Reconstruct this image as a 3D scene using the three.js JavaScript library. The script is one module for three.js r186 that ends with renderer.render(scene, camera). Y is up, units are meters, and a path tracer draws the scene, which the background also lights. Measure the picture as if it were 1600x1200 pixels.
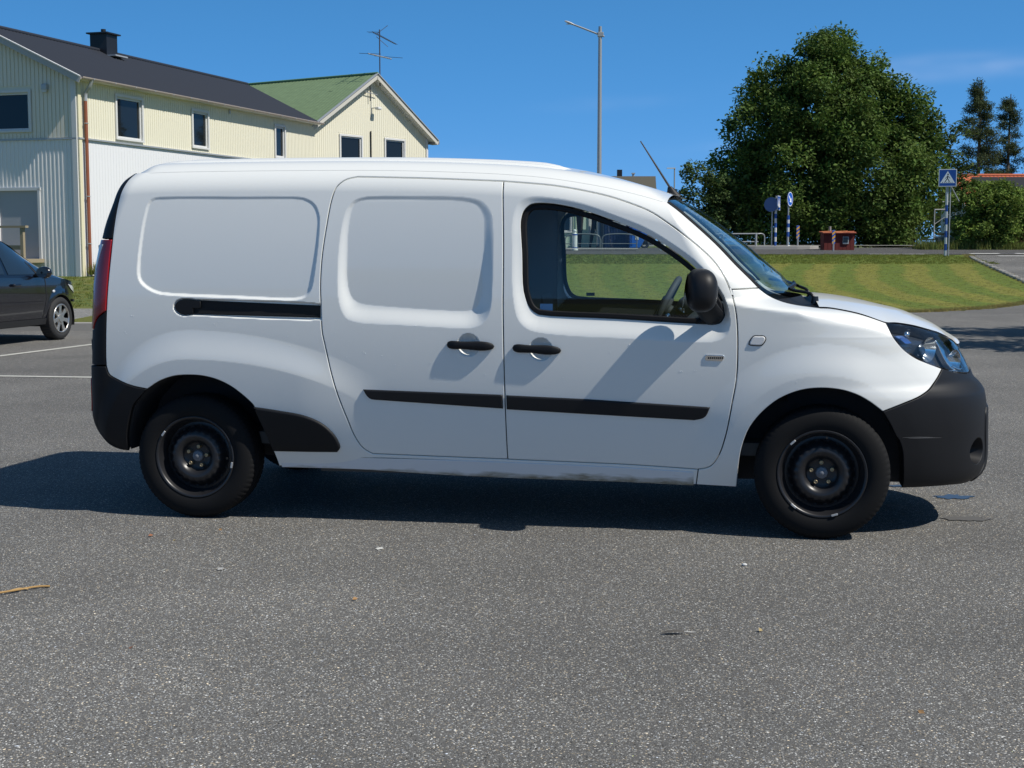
import * as THREE from 'three';
import { mergeGeometries } from 'three/addons/utils/BufferGeometryUtils.js';
import { RoundedBoxGeometry } from 'three/addons/geometries/RoundedBoxGeometry.js';
import { ImprovedNoise } from 'three/addons/math/ImprovedNoise.js';

// ------------------------------------------------------------------ camera, sky, sun, exposure
const scene = new THREE.Scene();
const camera = new THREE.PerspectiveCamera(2 * Math.atan(600 / 2200) * 180 / Math.PI, 4 / 3, 0.1, 6000);
camera.position.set(0, 1.3751, 0);
camera.rotation.set(-Math.atan(218 / 2200), 0, 0);
scene.add(camera);

const SUN_DIR = new THREE.Vector3(0.7704, 1.0, 0.3540).normalize();
const sun = new THREE.DirectionalLight(new THREE.Color().setRGB(1.0, 0.955, 0.875), 4.75);
sun.target.position.set(0, 0, -30);
sun.position.copy(SUN_DIR).multiplyScalar(150).add(sun.target.position);
sun.castShadow = true;
sun.shadow.mapSize.set(4096, 4096);
Object.assign(sun.shadow.camera, { left: -70, right: 70, top: 60, bottom: -60, near: 1, far: 320 });
sun.shadow.radius = 1;
scene.add(sun, sun.target);

const noise3 = new ImprovedNoise();
const fbm = (x, y, z = 0, o = 4) => { let a = 0, s = 1, n = 0; for (let i = 0; i < o; i++) { a += s * noise3.noise(x, y, z + i * 7.3); n += s; s *= .5; x *= 2.03; y *= 2.03; } return a / n; };
const clamp = (v, a = 0, b = 1) => Math.min(b, Math.max(a, v));
const smooth = (a, b, v) => { const t = clamp((v - a) / (b - a)); return t * t * (3 - 2 * t); };
const mix = (a, b, t) => a + (b - a) * t;
function rng(seed) { let a = seed >>> 0; return () => { a = (a + 0x6D2B79F5) | 0; let t = Math.imul(a ^ (a >>> 15), 1 | a); t = (t + Math.imul(t ^ (t >>> 7), 61 | t)) ^ t; return ((t ^ (t >>> 14)) >>> 0) / 4294967296; }; }

{ // clear summer sky: deep blue above, paler towards the horizon, thin high wisps, soft aureole round the sun
  const w = 2048, h = 1024, d = new Float32Array(w * h * 4);
  const R = rng(5), wisps = [[-72.3, 6.6, 5, .32, .16], [-74.5, 7.0, 3, .2, .1], [-86, 5.6, 2.2, .22, .05], [-80.5, 3.9, 3, .3, .05], [-95, 3.3, 4, .35, .04]];
  for (let i = 0; i < 90; i++) wisps.push([R() * 360 - 180, 4 + R() * 36, 3 + R() * 8, .3 + R() * .9, .03 + R() * .07]);
  const calm = wisps.filter(q => !(q[0] > -125 && q[0] < -55 && q[1] < 14) || wisps.indexOf(q) < 5);
  for (let j = 0; j < h; j++) {
    const el = ((j + .5) / h - .5) * Math.PI, eld = el * 180 / Math.PI;
    for (let i = 0; i < w; i++) {
      const az = ((i + .5) / w - .5) * 2 * Math.PI, azd = az * 180 / Math.PI;
      const t = Math.max(0, eld), a = Math.exp(-t / 3.2), b = Math.exp(-t / 14);
      let r = .030 + .050 * b + .12 * a, g = .092 + .322 * b + .05 * a, bl = .205 + .795 * b - .14 * a;
      const dot = Math.cos(el) * (Math.cos(az) * SUN_DIR.x + Math.sin(az) * SUN_DIR.z) + Math.sin(el) * SUN_DIR.y;
      const ang = Math.acos(clamp(dot, -1, 1)) * 180 / Math.PI;
      const au = .35 * Math.exp(-ang / 14) + .04 * Math.exp(-ang / 45);
      r += au; g += au * .97; bl += au * .9;
      if (eld > 0 && eld < 50) for (const q of calm) {
        let da = azd - q[0]; if (da > 180) da -= 360; if (da < -180) da += 360;
        if (Math.abs(da) > q[2] * 2.2) continue;
        const de = eld - q[1] - da * .05;
        if (Math.abs(de) > q[3] * 4) continue;
        const n = .55 + .9 * fbm(azd * .5, eld * 4, 3, 3), k = q[4] * Math.exp(-((da / q[2]) ** 2) - ((de / q[3]) ** 2)) * clamp(n, 0, 1.4);
        r += k * .9; g += k * .7; bl += k * .45;
      }
      if (eld < 0) { r = .12; g = .13; bl = .10; }
      const o = (j * w + i) * 4; d[o] = r; d[o + 1] = g; d[o + 2] = bl; d[o + 3] = 1;
    }
  }
  const sky = new THREE.DataTexture(d, w, h, THREE.RGBAFormat, THREE.FloatType);
  sky.mapping = THREE.EquirectangularReflectionMapping; sky.magFilter = sky.minFilter = THREE.LinearFilter; sky.needsUpdate = true;
  scene.background = sky; scene.environment = sky;
}
const renderer = new THREE.WebGLRenderer({ antialias: true });
renderer.toneMapping = THREE.LinearToneMapping;
renderer.toneMappingExposure = 1.0;
renderer.shadowMap.enabled = true;
renderer.shadowMap.type = THREE.PCFSoftShadowMap;

// ------------------------------------------------------------------ helpers
const rgb = (r, g, b) => new THREE.Color().setRGB(r, g, b);
const std = (c, roughness = .7, o = {}) => new THREE.MeshStandardMaterial({ color: c, roughness, side: THREE.DoubleSide, ...o });
const phy = (c, roughness = .5, o = {}) => new THREE.MeshPhysicalMaterial({ color: c, roughness, side: THREE.DoubleSide, ...o });
const taken = new Map();
function numbered(name) { const n = taken.get(name) || 0; taken.set(name, n + 1); return n ? `${name}_${String(n).padStart(3, '0')}` : name; }
function shade(o) { o.castShadow = true; o.receiveShadow = true; return o; }
function part(name, geo, mat, parent) { const m = shade(new THREE.Mesh(geo, mat)); m.name = name; parent.add(m); return m; }
function tag(o, label, category, group) { o.userData.label = label; o.userData.category = category; if (group) o.userData.group = group; return o; }
function thing(name, label, category, [x, y, z] = [0, 0, 0], turn = 0, group) { const o = new THREE.Group(); o.name = numbered(name); scene.add(o); o.position.set(x, y, z); o.rotation.y = turn; return tag(o, label, category, group); }
function single(name, geo, mat, label, category, group) { const m = shade(new THREE.Mesh(geo, mat)); m.name = numbered(name); scene.add(m); return tag(m, label, category, group); }
function structure(name, geo, mat) { const m = shade(new THREE.Mesh(geo, mat)); m.name = numbered(name); scene.add(m); m.userData.kind = 'structure'; return m; }
function stuff(name, geo, mat, label, category) { const m = shade(new THREE.Mesh(geo, mat)); m.name = numbered(name); scene.add(m); tag(m, label, category); m.userData.kind = 'stuff'; return m; }
function box(w, h, d, x = 0, y = 0, z = 0, r = 0) { const g = r ? new RoundedBoxGeometry(w, h, d, 2, r) : new THREE.BoxGeometry(w, h, d); g.translate(x, y, z); return g; }
function bar(a, b, r, seg = 8, r2 = r) { const A = new THREE.Vector3(...a), B = new THREE.Vector3(...b), L = A.distanceTo(B), g = new THREE.CylinderGeometry(r2, r, L, seg); g.translate(0, L / 2, 0); g.applyQuaternion(new THREE.Quaternion().setFromUnitVectors(new THREE.Vector3(0, 1, 0), B.clone().sub(A).normalize())); g.translate(...a); return g; }
function beam(a, b, w, h) { const A = new THREE.Vector3(...a), B = new THREE.Vector3(...b), g = new THREE.BoxGeometry(w, h, A.distanceTo(B)), o = new THREE.Object3D(); o.position.copy(A).add(B).multiplyScalar(.5); o.lookAt(B); o.updateMatrix(); g.applyMatrix4(o.matrix); return g; }
function tube(pts, r, seg = 24, rad = 8, closed = false) { return new THREE.TubeGeometry(new THREE.CatmullRomCurve3(pts.map(p => new THREE.Vector3(...p)), closed), seg, r, rad, closed); }
function merge(list) { return mergeGeometries(list.map(g => { const q = g.index ? g.toNonIndexed() : g; for (const k of Object.keys(q.attributes)) if (!['position', 'normal', 'uv'].includes(k)) q.deleteAttribute(k); if (!q.attributes.uv) q.setAttribute('uv', new THREE.BufferAttribute(new Float32Array(q.attributes.position.count * 2), 2)); return q; })); }
function build(pos, nor, uv, idx) { const g = new THREE.BufferGeometry(); g.setAttribute('position', new THREE.Float32BufferAttribute(pos, 3)); if (nor) g.setAttribute('normal', new THREE.Float32BufferAttribute(nor, 3)); if (uv) g.setAttribute('uv', new THREE.Float32BufferAttribute(uv, 2)); g.setIndex(idx); if (!nor) g.computeVertexNormals(); return g; }
// grid surface from f(u, v) -> [x, y, z]
function grid(f, nu, nv, flip = false) {
  const pos = [], uv = [], idx = [];
  for (let j = 0; j <= nv; j++) for (let i = 0; i <= nu; i++) { pos.push(...f(i / nu, j / nv)); uv.push(i / nu, j / nv); }
  for (let j = 0; j < nv; j++) for (let i = 0; i < nu; i++) { const a = j * (nu + 1) + i, b = a + 1, c = a + nu + 1, d = c + 1; flip ? idx.push(a, d, b, a, c, d) : idx.push(a, b, d, a, d, c); }
  return build(pos, null, uv, idx);
}
// smooth curve through 2D points
function curve(pts, n = 6, closed = false) {
  const out = [], L = pts.length, at = i => closed ? pts[(i + L) % L] : pts[clamp(i, 0, L - 1)];
  for (let i = 0; i < (closed ? L : L - 1); i++) {
    const p0 = at(i - 1), p1 = at(i), p2 = at(i + 1), p3 = at(i + 2);
    const d1 = Math.hypot(p2[0] - p1[0], p2[1] - p1[1]) || 1e-6, d0 = Math.hypot(p1[0] - p0[0], p1[1] - p0[1]) || d1, d2 = Math.hypot(p3[0] - p2[0], p3[1] - p2[1]) || d1;
    for (let k = 0; k < n; k++) {
      const t = k / n, o = [0, 0];
      for (const c of [0, 1]) {
        const m1 = ((p1[c] - p0[c]) / d0 * d1 + (p2[c] - p1[c])) / 2 * Math.min(1, 2 * d0 / (d0 + d1)), m2 = ((p3[c] - p2[c]) / d2 * d1 + (p2[c] - p1[c])) / 2 * Math.min(1, 2 * d2 / (d2 + d1));
        o[c] = (2 * t ** 3 - 3 * t * t + 1) * p1[c] + (t ** 3 - 2 * t * t + t) * m1 + (-2 * t ** 3 + 3 * t * t) * p2[c] + (t ** 3 - t * t) * m2;
      }
      out.push(o);
    }
  }
  if (!closed) out.push(pts[L - 1].slice());
  return out;
}
function area(p) { let a = 0; for (let i = 0; i < p.length; i++) { const q = p[(i + 1) % p.length]; a += p[i][0] * q[1] - q[0] * p[i][1]; } return a / 2; }
function outline(...segs) { const o = []; for (const s of segs) for (const p of s) { const l = o[o.length - 1]; if (!l || Math.hypot(l[0] - p[0], l[1] - p[1]) > 4e-4) o.push(p); } const f = o[0], l = o[o.length - 1]; if (Math.hypot(f[0] - l[0], f[1] - l[1]) < 4e-4) o.pop(); return area(o) < 0 ? o.reverse() : o; }
function resample(p, step) { const o = []; for (let i = 0; i < p.length; i++) { const a = p[i], b = p[(i + 1) % p.length], d = Math.hypot(b[0] - a[0], b[1] - a[1]), n = Math.max(1, Math.ceil(d / step)); for (let k = 0; k < n; k++) o.push([mix(a[0], b[0], k / n), mix(a[1], b[1], k / n)]); } return o; }
function inset(p, d) {
  const n = p.length, o = [];
  for (let i = 0; i < n; i++) {
    const a = p[(i + n - 1) % n], b = p[i], c = p[(i + 1) % n];
    let ux = b[0] - a[0], uy = b[1] - a[1], vx = c[0] - b[0], vy = c[1] - b[1], lu = Math.hypot(ux, uy) || 1e-9, lv = Math.hypot(vx, vy) || 1e-9;
    ux /= lu; uy /= lu; vx /= lv; vy /= lv;
    let nx = -uy - vy, ny = ux + vx; const l = Math.hypot(nx, ny) || 1e-9; nx /= l; ny /= l;
    const k = Math.min(1.8, 1 / Math.max(.3, nx * -uy + ny * ux));
    o.push([b[0] + nx * d * k, b[1] + ny * d * k, nx, ny]);
  }
  return o;
}
function clipRect(poly, x0, y0, x1, y1) {
  let p = poly;
  for (const [ax, lim, sg] of [[0, x0, 1], [0, x1, -1], [1, y0, 1], [1, y1, -1]]) {
    const o = []; const n = p.length; if (!n) return p;
    for (let i = 0; i < n; i++) {
      const a = p[i], b = p[(i + 1) % n], da = (a[ax] - lim) * sg, db = (b[ax] - lim) * sg;
      if (da >= 0) o.push(a);
      if ((da >= 0) !== (db >= 0)) { const t = da / (da - db); o.push([a[0] + (b[0] - a[0]) * t, a[1] + (b[1] - a[1]) * t]); }
    }
    p = o;
  }
  return p;
}
// polygon (with holes) cut into small cells
function cells(outer, holes, cell) {
  let poly = outer.map(p => [p[0], p[1]]);
  for (const h of holes) { // key-hole the hole into the outline
    let bi = 0, bj = 0, bd = 1e9;
    poly.forEach((p, i) => h.forEach((q, j) => { const d = (p[0] - q[0]) ** 2 + (p[1] - q[1]) ** 2; if (d < bd) { bd = d; bi = i; bj = j; } }));
    const ring = h.slice(bj).concat(h.slice(0, bj + 1)).map(p => [p[0], p[1]]);
    poly = poly.slice(0, bi + 1).concat(ring, poly.slice(bi));
  }
  let x0 = 1e9, x1 = -1e9, y0 = 1e9, y1 = -1e9; for (const p of poly) { x0 = Math.min(x0, p[0]); x1 = Math.max(x1, p[0]); y0 = Math.min(y0, p[1]); y1 = Math.max(y1, p[1]); }
  x0 -= cell * .37; y0 -= cell * .41;
  const nx = Math.ceil((x1 - x0) / cell) + 1, ny = Math.ceil((y1 - y0) / cell) + 1, mark = new Uint8Array(nx * ny);
  poly.forEach((a, i) => { const b = poly[(i + 1) % poly.length], n = Math.ceil(Math.hypot(b[0] - a[0], b[1] - a[1]) / cell * 8) + 1; for (let k = 0; k <= n; k++) { const x = mix(a[0], b[0], k / n), y = mix(a[1], b[1], k / n); mark[Math.floor((y - y0) / cell) * nx + Math.floor((x - x0) / cell)] = 1; } });
  const pts = [], idx = [], gv = new Map();
  const vert = (i, j) => { const k = j * (nx + 1) + i; let v = gv.get(k); if (v === undefined) { v = pts.length; pts.push([x0 + i * cell, y0 + j * cell]); gv.set(k, v); } return v; };
  for (let j = 0; j < ny; j++) {
    const yc = y0 + (j + .5) * cell, xs = [];
    for (let i = 0; i < poly.length; i++) { const a = poly[i], b = poly[(i + 1) % poly.length]; if ((a[1] > yc) !== (b[1] > yc)) xs.push(a[0] + (yc - a[1]) / (b[1] - a[1]) * (b[0] - a[0])); }
    xs.sort((a, b) => a - b);
    let c = 0;
    for (let i = 0; i < nx; i++) {
      const xc = x0 + (i + .5) * cell; while (c < xs.length && xs[c] < xc) c++;
      if (mark[j * nx + i]) {
        const q = clipRect(poly, x0 + i * cell, y0 + j * cell, x0 + (i + 1) * cell, y0 + (j + 1) * cell), r = [];
        for (const p of q) { const l = r[r.length - 1]; if (!l || Math.hypot(l[0] - p[0], l[1] - p[1]) > 1e-6) r.push(p); }
        if (r.length > 2 && Math.hypot(r[0][0] - r[r.length - 1][0], r[0][1] - r[r.length - 1][1]) < 1e-6) r.pop();
        if (r.length < 3) continue;
        const t = THREE.ShapeUtils.triangulateShape(r.map(p => new THREE.Vector2(p[0], p[1])), []), b0 = pts.length;
        pts.push(...r);
        for (const [a, b, d] of t) { const A = r[a], B = r[b], D = r[d]; const s = (B[0] - A[0]) * (D[1] - A[1]) - (B[1] - A[1]) * (D[0] - A[0]); if (Math.abs(s) < 1e-11) continue; s > 0 ? idx.push(b0 + a, b0 + b, b0 + d) : idx.push(b0 + a, b0 + d, b0 + b); }
      } else if (c & 1) { const a = vert(i, j), b = vert(i + 1, j), d = vert(i + 1, j + 1), e = vert(i, j + 1); idx.push(a, b, d, a, d, e); }
    }
  }
  return { pts, idx };
}
function texture(w, h, f, srgb = true) { const d = new Uint8Array(w * h * 4); for (let j = 0; j < h; j++) for (let i = 0; i < w; i++) { const c = f(i, j), o = (j * w + i) * 4; d[o] = clamp(c[0], 0, 255); d[o + 1] = clamp(c[1], 0, 255); d[o + 2] = clamp(c[2], 0, 255); d[o + 3] = 255; } const t = new THREE.DataTexture(d, w, h); t.wrapS = t.wrapT = THREE.RepeatWrapping; t.magFilter = THREE.LinearFilter; t.minFilter = THREE.LinearMipmapLinearFilter; t.generateMipmaps = true; if (srgb) t.colorSpace = THREE.SRGBColorSpace; t.needsUpdate = true; return t; }
// ------------------------------------------------------------------ ground
// the car park is level; lawn and road beyond lie a good metre higher
const H = (x, z) => 1.25 * mix(.62, 1, smooth(-12, -2, x)) * smooth(24, 64, -z);
function lay(poly, off, cell, o = {}) { // a sheet draped over the terrain, polygon in (x, z)
  const c = cells(outline(poly.map(p => [p[0], -p[1]])), [], cell), pos = [], nor = [], uv = [], col = [];
  for (const [x, mz] of c.pts) { const z = -mz, e = .05, nx = (H(x - e, z) - H(x + e, z)) / (2 * e), nz = (H(x, z - e) - H(x, z + e)) / (2 * e), l = Math.hypot(nx, 1, nz); pos.push(x, H(x, z) + off, z); nor.push(nx / l, 1 / l, nz / l); uv.push(...(o.uv ? o.uv(x, z) : [x, z])); if (o.col) col.push(...o.col(x, z)); }
  const g = build(pos, nor, uv, c.idx); if (o.col) g.setAttribute('color', new THREE.Float32BufferAttribute(col, 3)); return g;
}
// asphalt: stones of many greys set in dark binder
const ASPH = (() => {
  const n = 2048, d = new Uint8Array(n * n * 4), h = new Uint8Array(n * n * 4), R = rng(11);
  for (let i = 0; i < n * n; i++) { const v = 62 + R() * 44; d[i * 4] = v * 1.005; d[i * 4 + 1] = v * .993; d[i * 4 + 2] = v * .968; d[i * 4 + 3] = 255; const q = 60 + R() * 40; h[i * 4] = h[i * 4 + 1] = h[i * 4 + 2] = q; h[i * 4 + 3] = 255; }
  for (let k = 0; k < 330000; k++) {
    const cx = R() * n, cy = R() * n, a = .75 + R() * R() * 2.3, b = a * (.55 + R() * .45), t = R() * Math.PI, c = Math.cos(t), s = Math.sin(t), u = R();
    let v = u < .38 ? 80 + R() * 44 : u < .80 ? 124 + R() * 58 : u < .86 ? 184 + R() * 56 : 26 + R() * 36; const w = R(); const tr = w < .2 ? 1.08 : w < .28 ? .96 : 1.0, tb = w < .2 ? .86 : w < .28 ? 1.05 : .975, hh = 120 + R() * 120, m = Math.ceil(a);
    for (let y = -m; y <= m; y++) for (let x = -m; x <= m; x++) { const p = (x * c + y * s) / a, q = (-x * s + y * c) / b, r = p * p + q * q; if (r > 1) continue; const o = ((((cy | 0) + y + n) % n) * n + (((cx | 0) + x + n) % n)) * 4, z = v * (.96 + R() * .08); d[o] = Math.min(255, z * tr); d[o + 1] = z; d[o + 2] = z * tb; const e = hh * (1 - .35 * r); h[o] = h[o + 1] = h[o + 2] = e; }
  }
  const mk = (a, s) => { const t = new THREE.DataTexture(a, n, n); t.wrapS = t.wrapT = THREE.RepeatWrapping; t.magFilter = THREE.LinearFilter; t.minFilter = THREE.LinearMipmapLinearFilter; t.generateMipmaps = true; if (s) t.colorSpace = THREE.SRGBColorSpace; t.repeat.set(1 / 2.9, 1 / 2.9); t.needsUpdate = true; return t; };
  return { map: mk(d, true), bump: mk(h, false) };
})();
const asphalt = std(rgb(1, 1, 1), .93, { map: ASPH.map, bumpMap: ASPH.bump, bumpScale: .0035, vertexColors: true });
// worn and stained patches in the surface
const lotTone = (x, z) => { let v = 1.04 + .46 * fbm(x * .35, z * .35, 2, 4) + .30 * fbm(x * 1.3, z * 1.6, 6, 3); const w = .25 * fbm(x * .8, z * .8, 12, 2); for (const [c, wd, k] of [[-6.35, .10, .16], [-6.62, .06, .10]]) { const q = z - c - .06 * (x - 2.2) ** 2 * .3 + w * .2; if (x > 1.6) v -= k * Math.exp(-((q / wd) ** 2)) * smooth(1.6, 2.2, x); } return [v * 1.0, v * .99, v * .985]; };
const lawnEdge = curve([[16.8, -52], [16, -49], [13.8, -38], [13, -34.5], [11.5, -31.2], [9.8, -29.2], [8, -28], [4, -27.3], [0, -26.6], [-3, -24.8], [-4.4, -22.7]], 30).map(([x, z], i, a) => i && i < a.length - 1 ? [x + .16 * fbm(i * .31, 3, 1, 3), z + .22 * fbm(i * .27, 7, 2, 3)] : [x, z]);
structure('car_park', lay([[-4.4, -22.5], [-34, -22.5], [-34, 14], [38, 14], [38, -52.2], [16.8, -52.2], ...lawnEdge], 0, .3, { col: lotTone }), asphalt);
// grass: blades, clover and dry thatch
const GRASS = texture(1024, 1024, (i, j) => { const n = fbm(i * .012, j * .012, 1, 4), m = fbm(i * .19, j * .19, 4, 3), f = ((i * 73856093 ^ j * 19349663) >>> 0) % 97 / 97; const v = 1 + .45 * m + (f - .5) * .55, dry = clamp(.5 + n * 1.5); return [mix(74, 118, dry) * v, mix(96, 112, dry) * v, mix(30, 48, dry) * v]; });
GRASS.repeat.set(1 / 7, 1 / 7);
const meadow = std(rgb(.9, .9, .9), .95, { map: GRASS });
{ // wide terrain reaching the horizon
  const xs = [-1500, -700, -350, -180, -110, -70], zs = [60, 40, 30]; for (let x = -60; x <= 80; x += 2.5) xs.push(x); xs.push(110, 180, 350, 700, 1500); for (let z = 22; z >= -90; z -= 2) zs.push(z); zs.push(-110, -140, -190, -260, -400, -700, -1200, -2600);
  const pos = [], uv = [], idx = []; zs.forEach(z => xs.forEach(x => { pos.push(x, H(x, z) - .06, z); uv.push(x, z); })); const n = xs.length; for (let j = 0; j < zs.length - 1; j++) for (let i = 0; i < n - 1; i++) { const a = j * n + i; idx.push(a, a + 1, a + n + 1, a, a + n + 1, a + n); }
  const g = build(pos, null, uv, idx); if (g.attributes.normal.getY(40) < 0) { const q = g.index.array; for (let i = 0; i < q.length; i += 3) { const t = q[i + 1]; q[i + 1] = q[i + 2]; q[i + 2] = t; } g.computeVertexNormals(); }
  structure('ground', g, meadow);
}
{ // mown lawn with the mower's swaths: greener and strawy strips
  const w = 2048, h = 1024, R = rng(3), m = texture(w, h, (i, j) => {
    const x = mix(-8, 18, i / w), z = mix(-53, -22, j / h), far = -z; const bend = x - 5 + 2.1 * Math.cos((far - 33) / 7.5) * smooth(0, 9, x) + .25 * fbm(x * .6, z * .6, 3, 3);
    const sw = Math.sin(bend * Math.PI / .74), st = smooth(-.45, .55, sw + .7 * fbm(x * 1.1, z * .7, 8, 4)), bank = smooth(45.5, 48, far + .8 * fbm(x, z, 1, 2)), rim = 1 - smooth(28.0, 29.6, far - .12 * (x - 8) + .6 * fbm(x * 1.6, z * 1.6, 5, 3));
    const k = .20 + .50 * st * (.45 + .55 * smooth(4, 8, x)) * (1 - bank) * (1 - .5 * rim), n = fbm(x * 5, z * 4, 2, 3), f = R(), v = 1 + .30 * n + (f - .5) * .42;
    let c = [mix(78, 126, k), mix(99, 116, k), mix(12, 44, k)]; c = c.map((q, a) => mix(q, [90, 88, 26][a], rim * .7)); if (n > .34 && f > .5) c = c.map(q => q * .8);
    return c.map(q => q * v);
  });
  m.wrapS = m.wrapT = THREE.ClampToEdgeWrapping;
  const lawnPoly = [...lawnEdge, [-8, -23], [-8, -52.2]];
  structure('lawn', lay(lawnPoly, .012, .6, { uv: (x, z) => [(x + 8) / 26, (z + 53) / 31] }), std(rgb(1, 1, 1), .95, { map: m }));
}
// footway on the left, strip of grass, kerb
structure('footpath', lay([[-34, -24.4], [-2.5, -24.4], [-3.5, -29.4], [-34, -29.4]], .0, .8, { col: (x, z) => { const v = 1.55 + .2 * fbm(x * .6, z * .6, 3, 3); return [v, v, v]; } }), asphalt);
{ const k = new THREE.Group(); k.name = 'kerb'; k.userData.kind = 'structure'; scene.add(k); const g = [0, 1, 2].map(i => box(.985, .26, .13, 0, 0, 0, .018)), ms = [0, 1, 2].map(i => std(rgb(.26 + i * .02, .25 + i * .02, .235 + i * .02), .9)); for (let i = 0; i < 29; i++) { const m = part('kerb_stone', g[i % 3], ms[(i * 7) % 3], k); m.position.set(-4.9 - i, .005 + .004 * Math.sin(i * 3), -22.55); m.rotation.y = .004 * Math.sin(i * 5); } }
{ const k = new THREE.Group(); k.name = 'driveway_kerb'; k.userData.kind = 'structure'; scene.add(k); const g = box(.56, .14, .16, 0, 0, 0, .02), ms = [0, 1, 2].map(i => std(rgb(.30 + i * .04, .28 + i * .04, .25 + i * .04), .9)); const line = resample(curve([[16.4, -50.5], [16, -49], [14.8, -43], [13.8, -38], [13.2, -35.4]], 8), .58).slice(0, -24); let last = null; for (const p of line) { if (last && Math.hypot(p[0] - last[0], p[1] - last[1]) < .575) continue; if (last) { const m = part('kerb_stone', g, ms[k.children.length % 3], k), x = (p[0] + last[0]) / 2, z = (p[1] + last[1]) / 2; m.position.set(x, H(x, z), z); m.rotation.y = Math.atan2(-(p[1] - last[1]), p[0] - last[0]); } last = p; } }
// road beyond the lawn with island and crossing
const road = std(rgb(.55, .55, .57), .9, { map: ASPH.map, vertexColors: true });
structure('road', lay([[-60, -52.4], [70, -52.4], [70, -61], [-60, -61]], .01, 1, { col: (x, z) => { const v = 1.0 + .12 * fbm(x * .3, z * .8, 4, 3); return [v, v, v]; } }), road);
const whitePaint = std(rgb(.62, .61, .58), .8);
for (const [a, b, z0, z1] of [[17.2, 18.3, -52.9, -53.3], [18.9, 20.0, -52.9, -53.3], [20.6, 21.7, -52.9, -53.3], [17.6, 19.2, -51.0, -51.35], [20.0, 22.0, -51.0, -51.35], [13.3, 15.5, -52.6, -52.75]]) structure('road_marking', lay([[a, z0], [b, z0], [b, z1], [a, z1]], .016, .5), whitePaint);
{ const g = new THREE.ExtrudeGeometry(new THREE.Shape(curve([[9.4, 58], [12.2, 58], [12.7, 58.7], [12.2, 59.6], [9.4, 59.6], [8.8, 58.8]], 4, true).map(p => new THREE.Vector2(p[0], p[1]))), { depth: .12, bevelEnabled: true, bevelSize: .02, bevelThickness: .02, bevelSegments: 2 }); g.rotateX(-Math.PI / 2); g.translate(0, 1.18, 0); structure('traffic_island', g, std(rgb(.33, .32, .30), .9)); }
structure('pavement', lay([[-60, -61], [70, -61], [70, -62.6], [-60, -62.6]], .1, 1), std(rgb(.30, .30, .29), .9));
structure('sand_yard', lay([[15.4, -61.2], [19.6, -61.2], [20.5, -69], [16.5, -69]], .05, .8), std(rgb(.32, .27, .17), .95));
structure('kerb_line', lay([[.2, -55.9], [5.0, -55.9], [5.0, -56.3], [.2, -56.3]], .1, .5), std(rgb(.5, .5, .48), .9));
// parking bay lines
const bayPaint = std(rgb(.60, .59, .56), .85, { map: texture(256, 256, (i, j) => { const n = fbm(i * .06, j * .06, 7, 4), v = 235 + 20 * n - (n > .28 ? 70 : 0); return [v, v, v * .98]; }) });
const strip = (a, b, w) => { const dx = b[0] - a[0], dz = b[1] - a[1], l = Math.hypot(dx, dz), nx = -dz / l * w / 2, nz = dx / l * w / 2, L = [], R2 = []; for (let i = 0; i <= 24; i++) { const t = i / 24, e = .006 * noise3.noise(i * .9, a[0], 0); L.push([a[0] + dx * t + nx * (1 + e * 10), a[1] + dz * t + nz * (1 + e * 10)]); R2.unshift([a[0] + dx * t - nx * (1 - e * 8), a[1] + dz * t - nz * (1 - e * 8)]); } return L.concat(R2); };
structure('bay_line', lay(strip([-7.6, -12.6], [-5.05, -22.2], .11), .005, .2), bayPaint);
structure('bay_line', lay(strip([-9.5, -15.3], [-3.2, -14.38], .11), .005, .2), bayPaint);

// ------------------------------------------------------------------ buildings on the left
const cream = std(rgb(.74, .705, .56), .75), creamPale = std(rgb(.76, .725, .58), .75), white = std(rgb(.76, .765, .785), .6), whiteTrim = std(rgb(.66, .66, .65), .6), sheetGrey = std(rgb(.80, .79, .77), .5);
const pane = phy(rgb(.010, .012, .013), .03, { specularIntensity: .8 }), roofDark = std(rgb(.021, .025, .036), .55), zinc = std(rgb(.42, .44, .46), .45, { metalness: .3 }), copper = std(rgb(.27, .085, .04), .6), wood = std(rgb(.30, .25, .17), .85), blackSteel = std(rgb(.012, .012, .014), .45);
// boarded wall in the local plane of a facade: boards between battens, cut round its openings
function boards(x0, x1, y0, top, pitch, depth, holes, wRib = .028) {
  const list = []; for (let x = x0 + pitch / 2; x < x1; x += pitch) { const yt = typeof top === 'function' ? top(x) : top; let runs = [[y0, yt]]; for (const [a, b, c, d] of holes) if (x > a && x < b) runs = runs.flatMap(([p, q]) => [[p, Math.min(q, c)], [Math.max(p, d), q]].filter(r => r[1] - r[0] > .02)); for (const [p, q] of runs) list.push(box(wRib, q - p, depth, x, (p + q) / 2, depth / 2)); } return merge(list);
}
function wallShape(pts, holes, depth) { const s = new THREE.Shape(pts.map(p => new THREE.Vector2(...p))); for (const [a, b, c, d] of holes) s.holes.push(new THREE.Path([[a, c], [b, c], [b, d], [a, d]].map(p => new THREE.Vector2(...p)))); const g = new THREE.ExtrudeGeometry(s, { depth, bevelEnabled: false }); g.translate(0, 0, -depth); return g; }
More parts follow.
